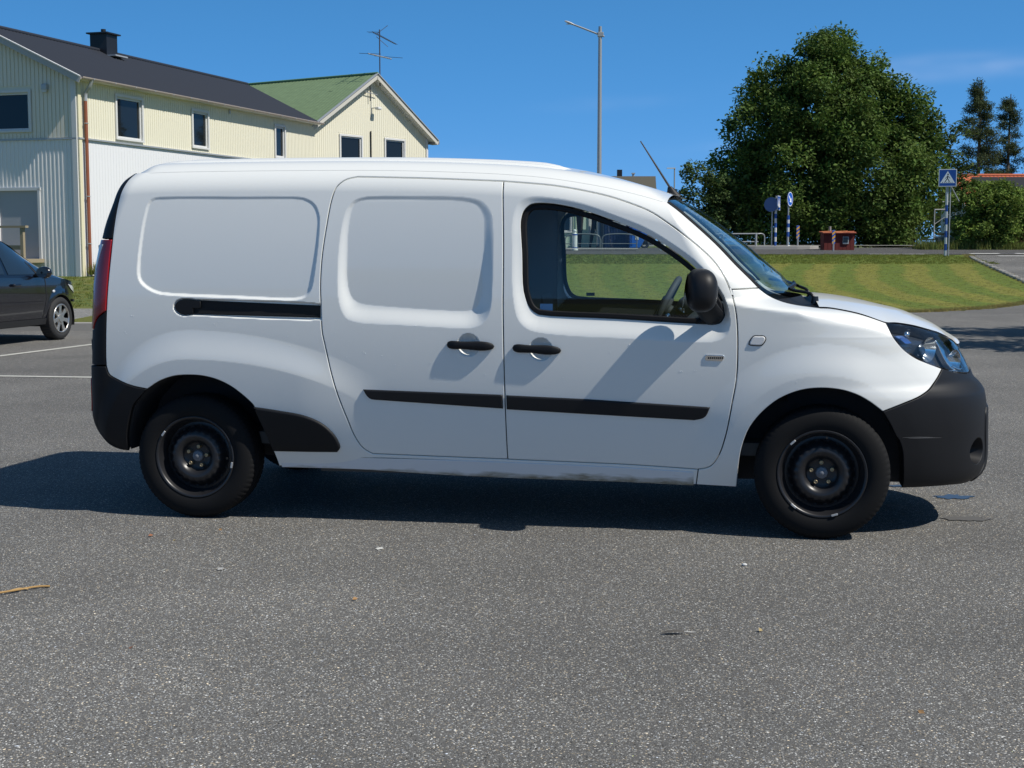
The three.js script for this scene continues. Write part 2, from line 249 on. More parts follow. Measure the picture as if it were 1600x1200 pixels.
function windowIn(parent, a, b, c, d, o = {}) { // opening a..b by c..d in the wall plane z = 0
  const w = b - a, h = d - c, f = o.f || .07, m = o.mat || whiteTrim, cas = .085;
  const g = new THREE.Group(); g.name = 'window'; parent.add(g); if (o.turn) g.rotation.y = o.turn;
  part('casing', merge([box(w + 2 * cas, cas, .05, (a + b) / 2, d + cas / 2 - .005, .04), box(w + 2 * cas, cas * .7, .06, (a + b) / 2, c - cas * .35 + .005, .045), box(cas, h, .05, a - cas / 2 + .005, (c + d) / 2, .04), box(cas, h, .05, b + cas / 2 - .005, (c + d) / 2, .04)]), m, g);
  part('frame', merge([box(w, f, .06, (a + b) / 2, d - f / 2, -.03), box(w, f, .06, (a + b) / 2, c + f / 2, -.03), box(f, h - 2 * f, .06, a + f / 2, (c + d) / 2, -.03), box(f, h - 2 * f, .06, b - f / 2, (c + d) / 2, -.03), ...(o.mullions || []).map(x => box(f * .8, h - 2 * f, .05, mix(a, b, x), (c + d) / 2, -.03)), ...(o.transoms || []).map(y => box(w - 2 * f, f * .6, .05, (a + b) / 2, mix(c, d, y), -.03))]), m, g);
  part('pane', box(w - 2 * f, h - 2 * f, .02, (a + b) / 2, (c + d) / 2, -.05), pane, g);
  return g;
}
function corrugated(L, S, pitch, amp, n = 6) { // sheet L wide (x), S down the slope (z), ridges running down the slope
  const w = Math.round(L / pitch) * n; return grid((u, v) => [u * L, amp * Math.cos(u * w / n * Math.PI * 2), v * S], w, 1, true);
}
{ // two-storey house: cream boards above, white below, dark corrugated roof
  const B = thing('boarded_house', 'two-storey house with cream boards over white, dark corrugated roof and brown downpipe', 'house', [-13.72, .25, -45], 1.2713);
  const y = v => v - .25, LEN = 17.5, WID = 7.4, EAVE = 6.62, sl = .47;
  const wins = [[2.2, 3.72, y(4.88), y(6.24)], [7.12, 8.2, y(4.92), y(6.2)], [13.72, 14.55, y(4.93), y(6.18)]];
  const facade = new THREE.Group(); facade.name = 'long_facade'; B.add(facade);
  part('lower_wall', wallShape([[0, 0], [LEN, 0], [LEN, y(4.72)], [0, y(4.72)]], [], .2), white, facade);
  part('lower_ribs', boards(.1, LEN, 0.05, y(4.70), .165, .007, [], .03), white, facade).userData.kind = 'stuff';
  part('upper_wall', wallShape([[0, y(4.72)], [LEN, y(4.72)], [LEN, y(EAVE)], [0, y(EAVE)]], wins, .2), cream, facade);
  part('upper_boards', boards(.1, LEN, y(4.74), y(EAVE), .135, .012, wins.map(w => [w[0] - .13, w[1] + .13, w[2] - .1, w[3] + .13]), .105), creamPale, facade).userData.kind = 'stuff';
  part('drip_board', box(LEN, .05, .07, LEN / 2, y(4.72), .045), zinc, facade);
  for (const w of wins) windowIn(B, ...w);
  part('wall_vent', box(.1, .16, .03, 9.9, y(6.42), .035), zinc, facade);
  // gable end turned to the car park
  const gable = new THREE.Group(); gable.name = 'gable_wall'; gable.rotation.y = -Math.PI / 2; B.add(gable);
  const gx = t => -t; // local x of the gable plane runs back along the width
  const rise = x => y(EAVE + .04) + sl * Math.min(-x, WID + x), gw = [[-4.4, -1.72, y(5.0), y(6.2)]], gd = [[-3.0, -1.5, y(.9), y(3.1)]];
  part('lower_wall', wallShape([[0, 0], [0, y(4.70)], [-WID, y(4.70)], [-WID, 0]], gd, .2), sheetGrey, gable);
  part('lower_ribs', boards(-WID, -.05, .05, y(4.68), .15, .02, gd.map(d => [d[0] - .12, d[1] + .12, d[2], d[3] + .12]), .045), sheetGrey, gable).userData.kind = 'stuff';
  part('upper_wall', wallShape([[0, y(4.72)], [0, y(EAVE)], [-WID / 2, rise(-WID / 2)], [-WID, y(EAVE)], [-WID, y(4.72)]], gw, .2), cream, gable);
  part('upper_boards', boards(-WID, -.05, y(4.75), x => rise(x) - .02, .148, .024, gw.map(w => [w[0] - .13, w[1] + .13, w[2] - .1, w[3] + .2]), .11), std(rgb(.74, .70, .60), .75), gable).userData.kind = 'stuff';
  part('drip_board', box(WID, .05, .06, -WID / 2, y(4.71), .03), zinc, gable);
  { const w = windowIn(B, ...gw[0], { mullions: [.5] }); w.rotation.y = -Math.PI / 2; }
  part('corner_board', box(.17, y(EAVE) - .05, .05, -.075, y(EAVE) / 2, .035), whiteTrim, gable); part('corner_board', box(.16, y(EAVE) - .05, .05, .085, y(EAVE) / 2, .035), std(rgb(.72, .67, .47), .7), facade);
  const door = part('door', box(1.5, y(3.1) - y(.9), .05, -2.25, (y(3.1) + y(.9)) / 2, -.06), std(rgb(.40, .405, .42), .6), gable); part('door_frame', merge([box(.09, 2.3, .06, -1.46, y(2.0), .03), box(1.7, .09, .06, -2.25, y(3.14), .03)]), whiteTrim, door);
  { const l = part('wall_lamp', box(.2, .2, .16, -1.07, y(6.33), .1, .04), zinc, gable); part('lamp_glass', box(.15, .1, .1, -1.07, y(6.21), .12, .02), std(rgb(.6, .6, .58), .3), l); }
  // stair landing with timber rail in front of the door
  { const r = new THREE.Group(); r.name = 'stair_rail'; gable.add(r); for (const x of [-1.42, -2.55]) part('post', box(.11, 1.75, .11, x, y(1.05), 1.0), wood, r); part('handrail', box(1.5, .07, .16, -2.0, y(1.93), 1.0), wood, r); part('rail_board', box(1.1, .14, .04, -1.98, y(1.28), .96), wood, r); part('landing', box(1.7, .12, 1.2, -2.2, y(.86), .6), wood, r); }
  // roof
  const roofS = (WID / 2 + .36) / Math.cos(Math.atan(sl)), rl = LEN + 1.0 + .32, roofMid = y(EAVE + .10) + sl * WID / 2;
  const roof = new THREE.Group(); roof.name = 'roof'; B.add(roof);
  for (const s of [1, -1]) { const g = corrugated(rl, roofS, .19, .022); { const p = g.attributes.position; for (let i = 0; i < p.count; i++) p.setX(i, p.getX(i) * (1 - p.getZ(i) / roofS * .85 / rl)); } g.rotateX(Math.atan(sl)); if (s < 0) g.scale(1, 1, -1); g.translate(-.32, roofMid, -WID / 2); part('roof_sheet', g, roofDark, roof); }
  part('ridge_cap', bar([-.32, roofMid + .03, -WID / 2], [rl - .32, roofMid + .03, -WID / 2], .07, 8), roofDark, roof);
  for (const s of [1, -1]) { const a = [-.30, roofMid - .06, -WID / 2], b = [-.30, roofMid - .06 - sl * (WID / 2 + .36), -WID / 2 + s * (WID / 2 + .36)]; part('barge_board', beam(a, b, .045, .2), std(rgb(.42, .42, .42), .7), roof); part('barge_cap', beam([a[0] - .02, a[1] + .115, a[2]], [b[0] - .02, b[1] + .115, b[2]], .1, .03), whiteTrim, roof); }
  part('soffit', box(LEN + .2, .03, .34, LEN / 2 - .1, y(EAVE) - .08, .17), whiteTrim, roof);
  { const gu = part('gutter', grid((u, v) => { const a = Math.PI + v * Math.PI; return [-.3 + u * (LEN + .35), y(EAVE) - .06 + Math.sin(a) * .07 + .03, .40 + Math.cos(a) * .075]; }, 30, 8), std(rgb(.50, .42, .38), .5), roof); for (let i = 0; i < 15; i++) part('gutter_bracket', box(.03, .05, .17, .3 + i * 1.2, y(EAVE) - .06, .40), zinc, gu); }
  const dp = new THREE.Group(); dp.name = 'downpipe'; B.add(dp); part('pipe', bar([.32, .15, .12], [.32, y(5.95), .12], .055, 12), copper, dp); part('pipe_elbow', tube([[.32, y(5.9), .12], [.32, y(6.15), .14], [.30, y(6.35), .30], [.30, y(6.55), .40]], .06, 16, 10), zinc, dp); part('pipe_foot', tube([[.32, .18, .12], [.32, .02, .14], [.34, -.12, .3]], .06, 10, 10), std(rgb(.5, .5, .48), .6), dp); for (const h of [y(5.2), y(2.9), y(1.4)]) part('pipe_clamp', new THREE.TorusGeometry(.06, .014, 6, 14).rotateX(Math.PI / 2).translate(.32, h, .12), zinc, dp);
  const ch = new THREE.Group(); ch.name = 'chimney'; ch.position.set(7.3, roofMid - .3, -WID / 2); B.add(ch); part('stack', box(.7, 1.0, .7, 0, .42, 0), blackSteel, ch); part('cap', box(.9, .05, .9, 0, .945, 0), blackSteel, ch); part('flue', new THREE.CylinderGeometry(.09, .09, .16, 12).translate(0, 1.05, 0), blackSteel, ch); part('flashing', box(.8, .05, .5, 0, .12, .5).rotateX(.0), zinc, ch);
  part('back_wall', box(LEN, y(EAVE), .2, LEN / 2, y(EAVE) / 2, -WID + .1), cream, B);
}
{ // gabled house with green sheet roof
  const B = thing('green_roof_house', 'cream boarded house with green metal roof, gable facing and roof aerial', 'house', [-8.82, .25, -62], .985);
  const y = v => v - .25, W2 = 8.5, EAVE = 6.45, TOP = 8.98, DEP = 10.5, sl = (TOP - EAVE) / (W2 / 2);
  const wins = [[2.05, 3.5, y(4.9), y(6.22)], [5.25, 6.65, y(4.9), y(6.25)]], fac = new THREE.Group(); fac.name = 'gable_wall'; B.add(fac);
  const rise = x => y(EAVE) + sl * Math.min(x, W2 - x);
  part('wall', wallShape([[0, 0], [W2, 0], [W2, y(EAVE)], [W2 / 2, y(TOP)], [0, y(EAVE)]], wins, .2), cream, fac);
  part('boards', boards(.08, W2, 0, x => rise(x) - .02, .14, .012, wins.map(w => [w[0] - .13, w[1] + .13, w[2] - .1, w[3] + .13]), .108), creamPale, fac).userData.kind = 'stuff';
  for (const w of wins) windowIn(B, ...w);
  for (const x of [.06, W2 - .06]) part('corner_board', box(.13, y(EAVE), .05, x, y(EAVE) / 2, .04), whiteTrim, fac);
  part('side_wall', box(.2, y(EAVE), DEP, .1, y(EAVE) / 2, -DEP / 2 - .2), cream, B); part('side_wall', box(.2, y(EAVE), DEP, W2 - .1, y(EAVE) / 2, -DEP / 2 - .2), cream, B);
  const greenM = std(rgb(.20, .285, .155), .6, { map: texture(512, 512, (i, j) => { const n = fbm(i * .012, j * .03, 3, 4), m = fbm(i * .06, j * .05, 8, 3), lich = n > .34 && m > .12 ? .7 : 1; const v = (236 + 22 * m) * lich; return [v, v, v * .97]; }) });
  const roof = new THREE.Group(); roof.name = 'roof'; B.add(roof); const S = (W2 / 2 + .38) / Math.cos(Math.atan(sl));
  for (const s of [1, -1]) { const g = corrugated(DEP + .9, S, .22, .006, 4); g.rotateX(Math.atan(sl)); g.rotateY(s > 0 ? Math.PI / 2 : -Math.PI / 2); g.translate(W2 / 2, y(TOP + .14), s > 0 ? .42 : -DEP - .48); part('roof_sheet', g, greenM, roof); }
  part('ridge_cap', bar([W2 / 2, y(TOP + .17), .42], [W2 / 2, y(TOP + .17), -DEP - .4], .06, 8), std(rgb(.10, .20, .10), .6), roof);
  for (const s of [1, -1]) { const e = W2 / 2 + s * (W2 / 2 + .38), yb = y(TOP + .05) - sl * (W2 / 2 + .38); part('barge_board', beam([W2 / 2, y(TOP + .04), .38], [e, yb, .38], .05, .22), std(rgb(.55, .53, .47), .7), roof); part('barge_cap', beam([W2 / 2, y(TOP + .165), .40], [e, yb + .12, .40], .11, .035), zinc, roof); part('soffit', beam([W2 / 2, y(TOP - .04), .19], [e, yb - .08, .19], .36, .02), whiteTrim, roof); }
  part('eave_end', box(.35, .16, .5, W2 + .30, y(EAVE) - .16, .15), std(rgb(.2, .19, .18), .7), roof);
  { const l = new THREE.Group(); l.name = 'wall_lamp'; B.add(l); part('arm', bar([4.3, y(7.6), 0], [4.35, y(7.62), .28], .025), zinc, l); part('shade', box(.26, .13, .22, 4.36, y(7.58), .34, .04), whiteTrim, l); part('cable', bar([4.22, y(8.5), .03], [4.22, y(7.1), .03], .012), zinc, l); }
  { const a = new THREE.Group(); a.name = 'wall_bracket'; B.add(a); part('bracket_post', bar([4.05, y(8.6), .12], [4.05, y(7.9), .12], .02), blackSteel, a); part('cross_bar', bar([3.65, y(8.28), .14], [4.55, y(8.22), .14], .018), zinc, a); }
  part('service_pipe', bar([4.15, y(3), .06], [4.15, y(6.55), .06], .03), blackSteel, B);
  { const a = new THREE.Group(); a.name = 'roof_aerial'; B.add(a); const x = 4.55, z = .30, m = std(rgb(.10, .10, .12), .5, { metalness: .5 });
    part('mast', bar([x, y(8.6), z], [x, y(11.15), z], .028), m, a);
    const boomDir = new THREE.Vector3(.9, -.09, -.2).normalize(), p0 = new THREE.Vector3(x, y(10.88), z);
    part('boom', bar(p0.clone().addScaledVector(boomDir, -.75).toArray(), p0.clone().addScaledVector(boomDir, 1.75).toArray(), .018), m, a);
    for (let i = 0; i < 15; i++) { const q = p0.clone().addScaledVector(boomDir, -.7 + i * .17), L = i < 2 ? .3 : .14 - i * .003; part('element', bar([q.x - .05, q.y + .02, q.z - L], [q.x + .05, q.y - .02, q.z + L], .008, 6), m, a); }
    for (const s of [1, -1]) part('reflector', bar([x - .12, y(10.88) + s * .05, z - .1], [x + .35, y(10.88) + s * .48, z + .2], .012), m, a);
    part('lower_boom', bar([x - .85, y(9.98), z], [x + .85, y(9.92), z], .03), std(rgb(.45, .46, .48), .4, { metalness: .6 }), a);
    for (const s of [-1, 1]) part('dipole', bar([x + s * .55, y(9.96) + .12, z - .75], [x + s * .8, y(9.96) - .05, z + .7], .011), m, a); }
  part('back_wall', box(W2, y(EAVE), .2, W2 / 2, y(EAVE) / 2, -DEP - .2), cream, B);
}

// ------------------------------------------------------------------ trees
function leafSpray(n, size, spread, R, narrow = .55) { // a spray of n folded leaves
  const pos = [], idx = []; const q = new THREE.Quaternion(), v = new THREE.Vector3();
  for (let i = 0; i < n; i++) { q.setFromEuler(new THREE.Euler((R() - .5) * 1.5, R() * 6.28, (R() - .5) * 1.5)); const c = [(R() - .5) * spread, (R() - .5) * spread * .7, (R() - .5) * spread], s = size * (.7 + R() * .6), b = pos.length / 3;
    for (const p of [[0, 0, 0], [s * .5, s * .06, s * narrow * .5], [s, -s * .1, 0], [s * .5, s * .06, -s * narrow * .5]]) { v.set(...p).applyQuaternion(q); pos.push(v.x + c[0], v.y + c[1], v.z + c[2]); } idx.push(b, b + 1, b + 2, b, b + 2, b + 3); }
  return build(pos, null, null, idx);
}
const leafMat = c => phy(c, .8, { transmission: .36, thickness: 0, specularIntensity: .25 });
function crown(parent, blobs, o) { // blobs [x, y, z, rx, ry, rz]; leaf sprays sit on many small lumps over them
  const R = rng(o.seed), sprays = [], d = new THREE.Object3D(), up = new THREE.Vector3(), c = new THREE.Color();
  for (const [bx, by, bz, rx, ry, rz] of blobs) {
    const lumps = Math.max(3, Math.round(o.lumps * (rx * ry + rx * rz + ry * rz) / 3));
    for (let i = 0; i < lumps; i++) {
      const u = R() * 2 - 1, a = R() * 6.283, s = Math.sqrt(1 - u * u), k = .72 + .34 * R(), lx = bx + rx * s * Math.cos(a) * k, ly = by + ry * u * k, lz = bz + rz * s * Math.sin(a) * k, lr = o.lump * (.6 + R() * .8), tone = .75 + R() * .5;
      for (let j = 0; j < o.per; j++) { const w = R() * 2 - 1, b = R() * 6.283, t = Math.sqrt(1 - w * w), r = lr * Math.cbrt(.25 + .75 * R()); sprays.push([lx + r * t * Math.cos(b), ly + r * w * (o.flat || .75), lz + r * t * Math.sin(b), tone * (.8 + R() * .4)]); }
    }
    for (let i = 0; i < lumps * (o.fill ?? 2); i++) { const p = [R() * 2 - 1, R() * 2 - 1, R() * 2 - 1]; if (p[0] ** 2 + p[1] ** 2 + p[2] ** 2 > .7) continue; sprays.push([bx + p[0] * rx, by + p[1] * ry, bz + p[2] * rz, .8]); }
  }
  const per = 4, geos = [...Array(per)].map(() => leafSpray(o.leaves || 6, o.leaf, o.spread || o.leaf * 2.2, R, o.narrow));
  for (let g = 0; g < per; g++) {
    const mine = sprays.filter((_, i) => i % per === g), im = new THREE.InstancedMesh(geos[g], o.mat, mine.length);
    mine.forEach(([x, y, z, t], i) => { d.position.set(x, y, z); d.rotation.set((R() - .5) * 1.2, R() * 6.28, (R() - .5) * 1.2); d.scale.setScalar(.75 + R() * .6); d.updateMatrix(); im.setMatrixAt(i, d.matrix); c.setRGB(t * (.9 + R() * .25), t, t * (.85 + R() * .2)); im.setColorAt(i, c); });
    im.name = 'crown'; im.userData.kind = 'stuff'; shade(im); parent.add(im);
  }
}
function trunkOf(parent, base, top, r, limbs, mat, R) { const geo = [bar(base, top, r, 10, r * .5)]; for (const l of limbs) { const t = .35 + R() * .5, a = base.map((v, i) => mix(v, top[i], t)); geo.push(bar(a, l, r * .32, 6, r * .08)); } part('trunk', merge([geo[0]]), mat, parent); geo.slice(1).forEach(g => part('limb', g, mat, parent)); }
const bark = std(rgb(.10, .085, .065), .9), greenLeaf = leafMat(rgb(.104, .172, .036)), darkLeaf = leafMat(rgb(.075, .118, .032)), brightLeaf = leafMat(rgb(.165, .25, .05)), needle = leafMat(rgb(.095, .13, .062));
function tree(name, label, cat, [x, z], blobs, o, group) { // blobs relative to the foot of the trunk
  const y0 = H(x, z) - .05, t = thing(name, label, cat, [x, y0, z], 0, group), R = rng(o.seed + 900); const tops = blobs.slice().sort((a, b) => b[1] - a[1]); const top = [tops[0][0] * .5, tops[0][1] * .85, tops[0][2] * .5];
  trunkOf(t, [0, 0, 0], top, o.trunk || .2, blobs.map(b => [b[0] * .8, b[1], b[2] * .8]), o.bark || bark, R); crown(t, blobs, o); return t;
}
{ // the big round tree behind the road: lobes in metres, seen across the road
  const lobes = [[0.3, 8.86, 0, 0.9, 1.07, 0.99], [-0.6, 8.77, 1, 0.78, 0.9, 0.84], [-2.24, 7.57, 0.5, 1.43, 1.25, 1.34], [1.64, 7.07, 0, 1.64, 1.43, 1.54], [-3.28, 5.78, 0, 1.37, 1.55, 1.46], [-0.6, 6.23, 1.2, 2.33, 2.21, 2.27], [3.28, 5.93, 0.3, 1.19, 1.31, 1.25], [3.73, 4.29, 0.6, 1.19, 1.49, 1.34], [-4.18, 3.69, 0, 1.25, 1.49, 1.37], [-1.49, 3.24, 1.8, 2.33, 2.27, 2.3], [1.19, 3.54, 1.6, 2.51, 2.27, 2.39], [3.28, 2.5, 1.2, 1.31, 1.31, 1.31], [-4.48, 1.9, 0.4, 1.37, 1.37, 1.37], [-2.69, 1.3, 1.4, 1.85, 1.31, 1.58], [-0.15, 1.1, 1.8, 2.21, 1.13, 1.67], [2.15, 1.3, 2, 1.25, 1.31, 1.28], [2.54, 0.32, 2.4, 0.78, 0.6, 0.69]];
  tree('broadleaf_tree', 'huge dense round-crowned deciduous tree beyond the road', 'tree', [14.7, -66], lobes, { seed: 21, lumps: 13, lump: .60, per: 44, leaf: .165, leaves: 7, spread: .40, mat: greenLeaf, trunk: .45, fill: 16 });
}
tree('leafy_shrub', 'pale green feathery shrub at the left foot of the huge round tree', 'shrub', [8.5, -64.5], [[0, 2.6, 0, .75, 1.3, .7], [.9, 2.3, .2, .8, 1.0, .7], [-.5, 1.5, .2, .7, 1.1, .7], [1.2, 1.2, .4, 1.0, 1.1, .8], [.2, .9, .4, 1.0, .9, .8]], { seed: 31, lumps: 16, lump: .38, per: 18, leaf: .16, leaves: 6, spread: .36, mat: leafMat(rgb(.075, .125, .040)), trunk: .06 });
tree('young_tree', 'slim dark tree standing between the huge tree and the conifers', 'tree', [21.2, -69], [[0, 5.0, 0, .75, .8, .7], [-.3, 4.0, 0, .9, .9, .8], [.35, 3.3, .1, .85, .8, .8], [.1, 2.4, 0, .8, .7, .7]], { seed: 33, lumps: 12, lump: .42, per: 20, leaf: .17, leaves: 6, spread: .4, mat: darkLeaf, trunk: .1 });
tree('hedge_bush', 'large clipped leafy hedge bush beside the crossing sign', 'hedge', [19.5, -58.2], [[-.7, 1.5, 0, .75, 1.15, .8], [.1, 1.85, 0, .85, 1.0, .8], [.7, 1.6, .1, .7, 1.15, .8], [-.3, .8, .2, 1.1, .8, .9], [.7, .7, .2, .7, .7, .8], [1.5, 1.8, -.4, .9, .75, .7], [2.3, 1.45, -.5, .8, .75, .7], [1.6, 1.2, -.4, .8, .8, .6]], { seed: 35, lumps: 30, lump: .30, per: 40, fill: 14, leaf: .12, leaves: 6, spread: .28, mat: brightLeaf, trunk: .05 });
tree('garden_bush', 'olive green bushes in the gap behind the roadside frame', 'bush', [17.6, -72], [[0, 1.3, 0, 1.2, 1.3, 1], [-1.3, 1.0, .5, .8, .9, .8], [.8, 2.0, 0, .8, .9, .8]], { seed: 37, lumps: 10, lump: .4, per: 16, leaf: .15, leaves: 6, spread: .36, mat: brightLeaf, trunk: .06 });
tree('roadside_tree', 'leafy tree at the edge of the car park casting dappled shade', 'tree', [12.6, -18.7], [[0, 4.5, .4, 3.3, 1.3, 2.6], [-1.5, 4.3, -1.6, 1.9, .9, 1.4], [-1.6, 4.3, 1.5, 1.8, .9, 1.3], [1.4, 5.2, -1, 2.4, 1.5, 2.2], [1.0, 4.2, 2.0, 2.2, 1.2, 1.4]], { seed: 39, lumps: 6, lump: .55, per: 34, leaf: .16, leaves: 8, spread: .42, fill: 12, mat: greenLeaf, trunk: .2 });
function conifer(label, x, z, h, w, seed, den) { const y0 = H(x, z), t = thing('conifer', label, 'tree', [x, y0, z], 0, 'tall conifers behind the orange-roofed house'), R = rng(seed); part('trunk', bar([0, 0, 0], [.1, h, 0], .22, 8, .03), bark, t); const blobs = [];
  for (let i = 0; i < den; i++) { const k = i / den, y = h * (.16 + .80 * k), L = w * (1.05 - k) ** .7 * (.55 + R() * .6), a = R() * 6.283, tip = [Math.cos(a) * L, y - L * .10 + R() * .3, Math.sin(a) * L]; part('branch', bar([.1 * k, y - .1, 0], tip, .045, 5, .01), bark, t); for (const q of [.45, .75, 1]) if (R() < .86) blobs.push([tip[0] * q, y + (tip[1] - y) * q + .08, tip[2] * q, .30 * (1.15 - k * .4), .20, .30 * (1.15 - k * .4)]); }
  crown(t, blobs, { seed: seed + 1, lumps: 16, lump: .20, per: 7, leaf: .18, leaves: 7, spread: .34, narrow: .22, mat: needle, fill: 2 }); }
conifer('tall sparse conifer with bluish needles and pointed top behind the orange-roofed house', 31.1, -95, 11.0, 2.2, 41, 54); conifer('dark bare-trunked conifer with thin crown behind the solar panels', 34.8, -100, 10.6, 1.9, 43, 34); conifer('ragged conifer farthest from the huge round tree beyond the solar panels', 37.6, -100, 11.6, 2.4, 45, 44);
for (let i = 0; i < 7; i++) { const R = rng(60 + i), x = 42 + i * 9 + R() * 4, z = -150 - R() * 30, h = 4.5 + R() * 3; tree('far_tree', 'distant rounded tree in the row along the horizon', 'tree', [x, z], [[0, h * .5, 0, 4 + R() * 2, h * .5, 3], [3, h * .4, 0, 3, h * .4, 3]], { seed: 61 + i, lumps: 1.1, lump: 1.1, per: 12, leaf: .5, leaves: 6, spread: 1.1, mat: darkLeaf, trunk: .3 }, 'trees along the horizon'); }
{ // long grass: along the bank, under the hedge, at the foot of the house; short tufts over the lawn
  const R = rng(91), pos = [], idx = []; for (let i = 0; i < 7; i++) { const a = R() * 6.28, l = .5 + R() * .5, bx = (R() - .5) * .5, bz = (R() - .5) * .5, b = pos.length / 3, lean = .35 * R(); pos.push(bx - .04 * Math.cos(a), 0, bz - .04 * Math.sin(a), bx + .04 * Math.cos(a), 0, bz + .04 * Math.sin(a), bx + lean * Math.sin(a), l, bz + lean * Math.cos(a)); idx.push(b, b + 1, b + 2); }
  const tuft = build(pos, null, null, idx), d = new THREE.Object3D(), c = new THREE.Color();
  const sow = (name, label, n, f, mat) => { const im = new THREE.InstancedMesh(tuft, mat, n); for (let i = 0; i < n; i++) { const [x, z, h, w] = f(); d.position.set(x, H(x, z) + .0, z); d.rotation.set(0, R() * 6.28, 0); d.scale.set(w, h, w); d.updateMatrix(); im.setMatrixAt(i, d.matrix); const t = .7 + R() * .6; c.setRGB(t * (.9 + R() * .4), t, t * .9); im.setColorAt(i, c); } im.name = numbered(name); shade(im); scene.add(im); tag(im, label, 'grass'); im.userData.kind = 'stuff'; };
  const gm = leafMat(rgb(.15, .19, .04)), dry = leafMat(rgb(.26, .25, .10));
  sow('bank_grass', 'rough green grass on the bank along the road', 9000, () => { const x = -4 + R() * 20, z = -46.2 - R() * 6; return [x, z, .05 + R() * .07, .20]; }, gm);
  sow('tall_grass', 'tall seeding grass under the hedge by the road', 1500, () => [16.6 + R() * 10, -57.2 - R() * 1.6, .3 + R() * .42, .35], leafMat(rgb(.16, .21, .06)));
  sow('wall_grass', 'long grass growing along the foot of the boarded house', 1600, () => { const t = R() * 14, o = .2 + R() * 1.2; return [-13.72 + .295 * t + .955 * o, -45 - .955 * t + .295 * o, .3 + R() * .45, .4]; }, gm);
  sow('lawn_tufts', 'short tufts standing in the mown lawn', 26000, () => { for (;;) { const x = -6 + R() * 22, z = -26.8 - R() * 19.5; let lim = -26.7; for (let i = 1; i < lawnEdge.length; i++) { const a = lawnEdge[i], b = lawnEdge[i - 1]; if (x >= a[0] && x < b[0]) lim = mix(a[1], b[1], (x - a[0]) / (b[0] - a[0])); } if (z < lim - .12 && x < 16.4) return [x, z, .022 + R() * .03, .10 + R() * .08]; } }, leafMat(rgb(.17, .20, .05)));
  sow('edge_grass', 'ragged grass creeping over the edge of the asphalt', 5200, () => { const i = Math.floor(R() * (lawnEdge.length - 1)), t = R(), a = lawnEdge[i], b = lawnEdge[i + 1]; return [mix(a[0], b[0], t) + (R() - .5) * .3, mix(a[1], b[1], t) - .06 + (R() - .5) * .34, .03 + R() * .06, .10 + R() * .1]; }, dry);
  sow('verge_grass', 'strip of grass between kerb and footpath', 2200, () => [-4.8 - R() * 16, -22.75 - R() * 1.6, .03 + R() * .06, .14], gm);
  sow('plot_grass', 'grass between footpath and boarded house', 5000, () => [-6 - R() * 14, -29.5 - R() * 14, .04 + R() * .07, .2], gm);
}
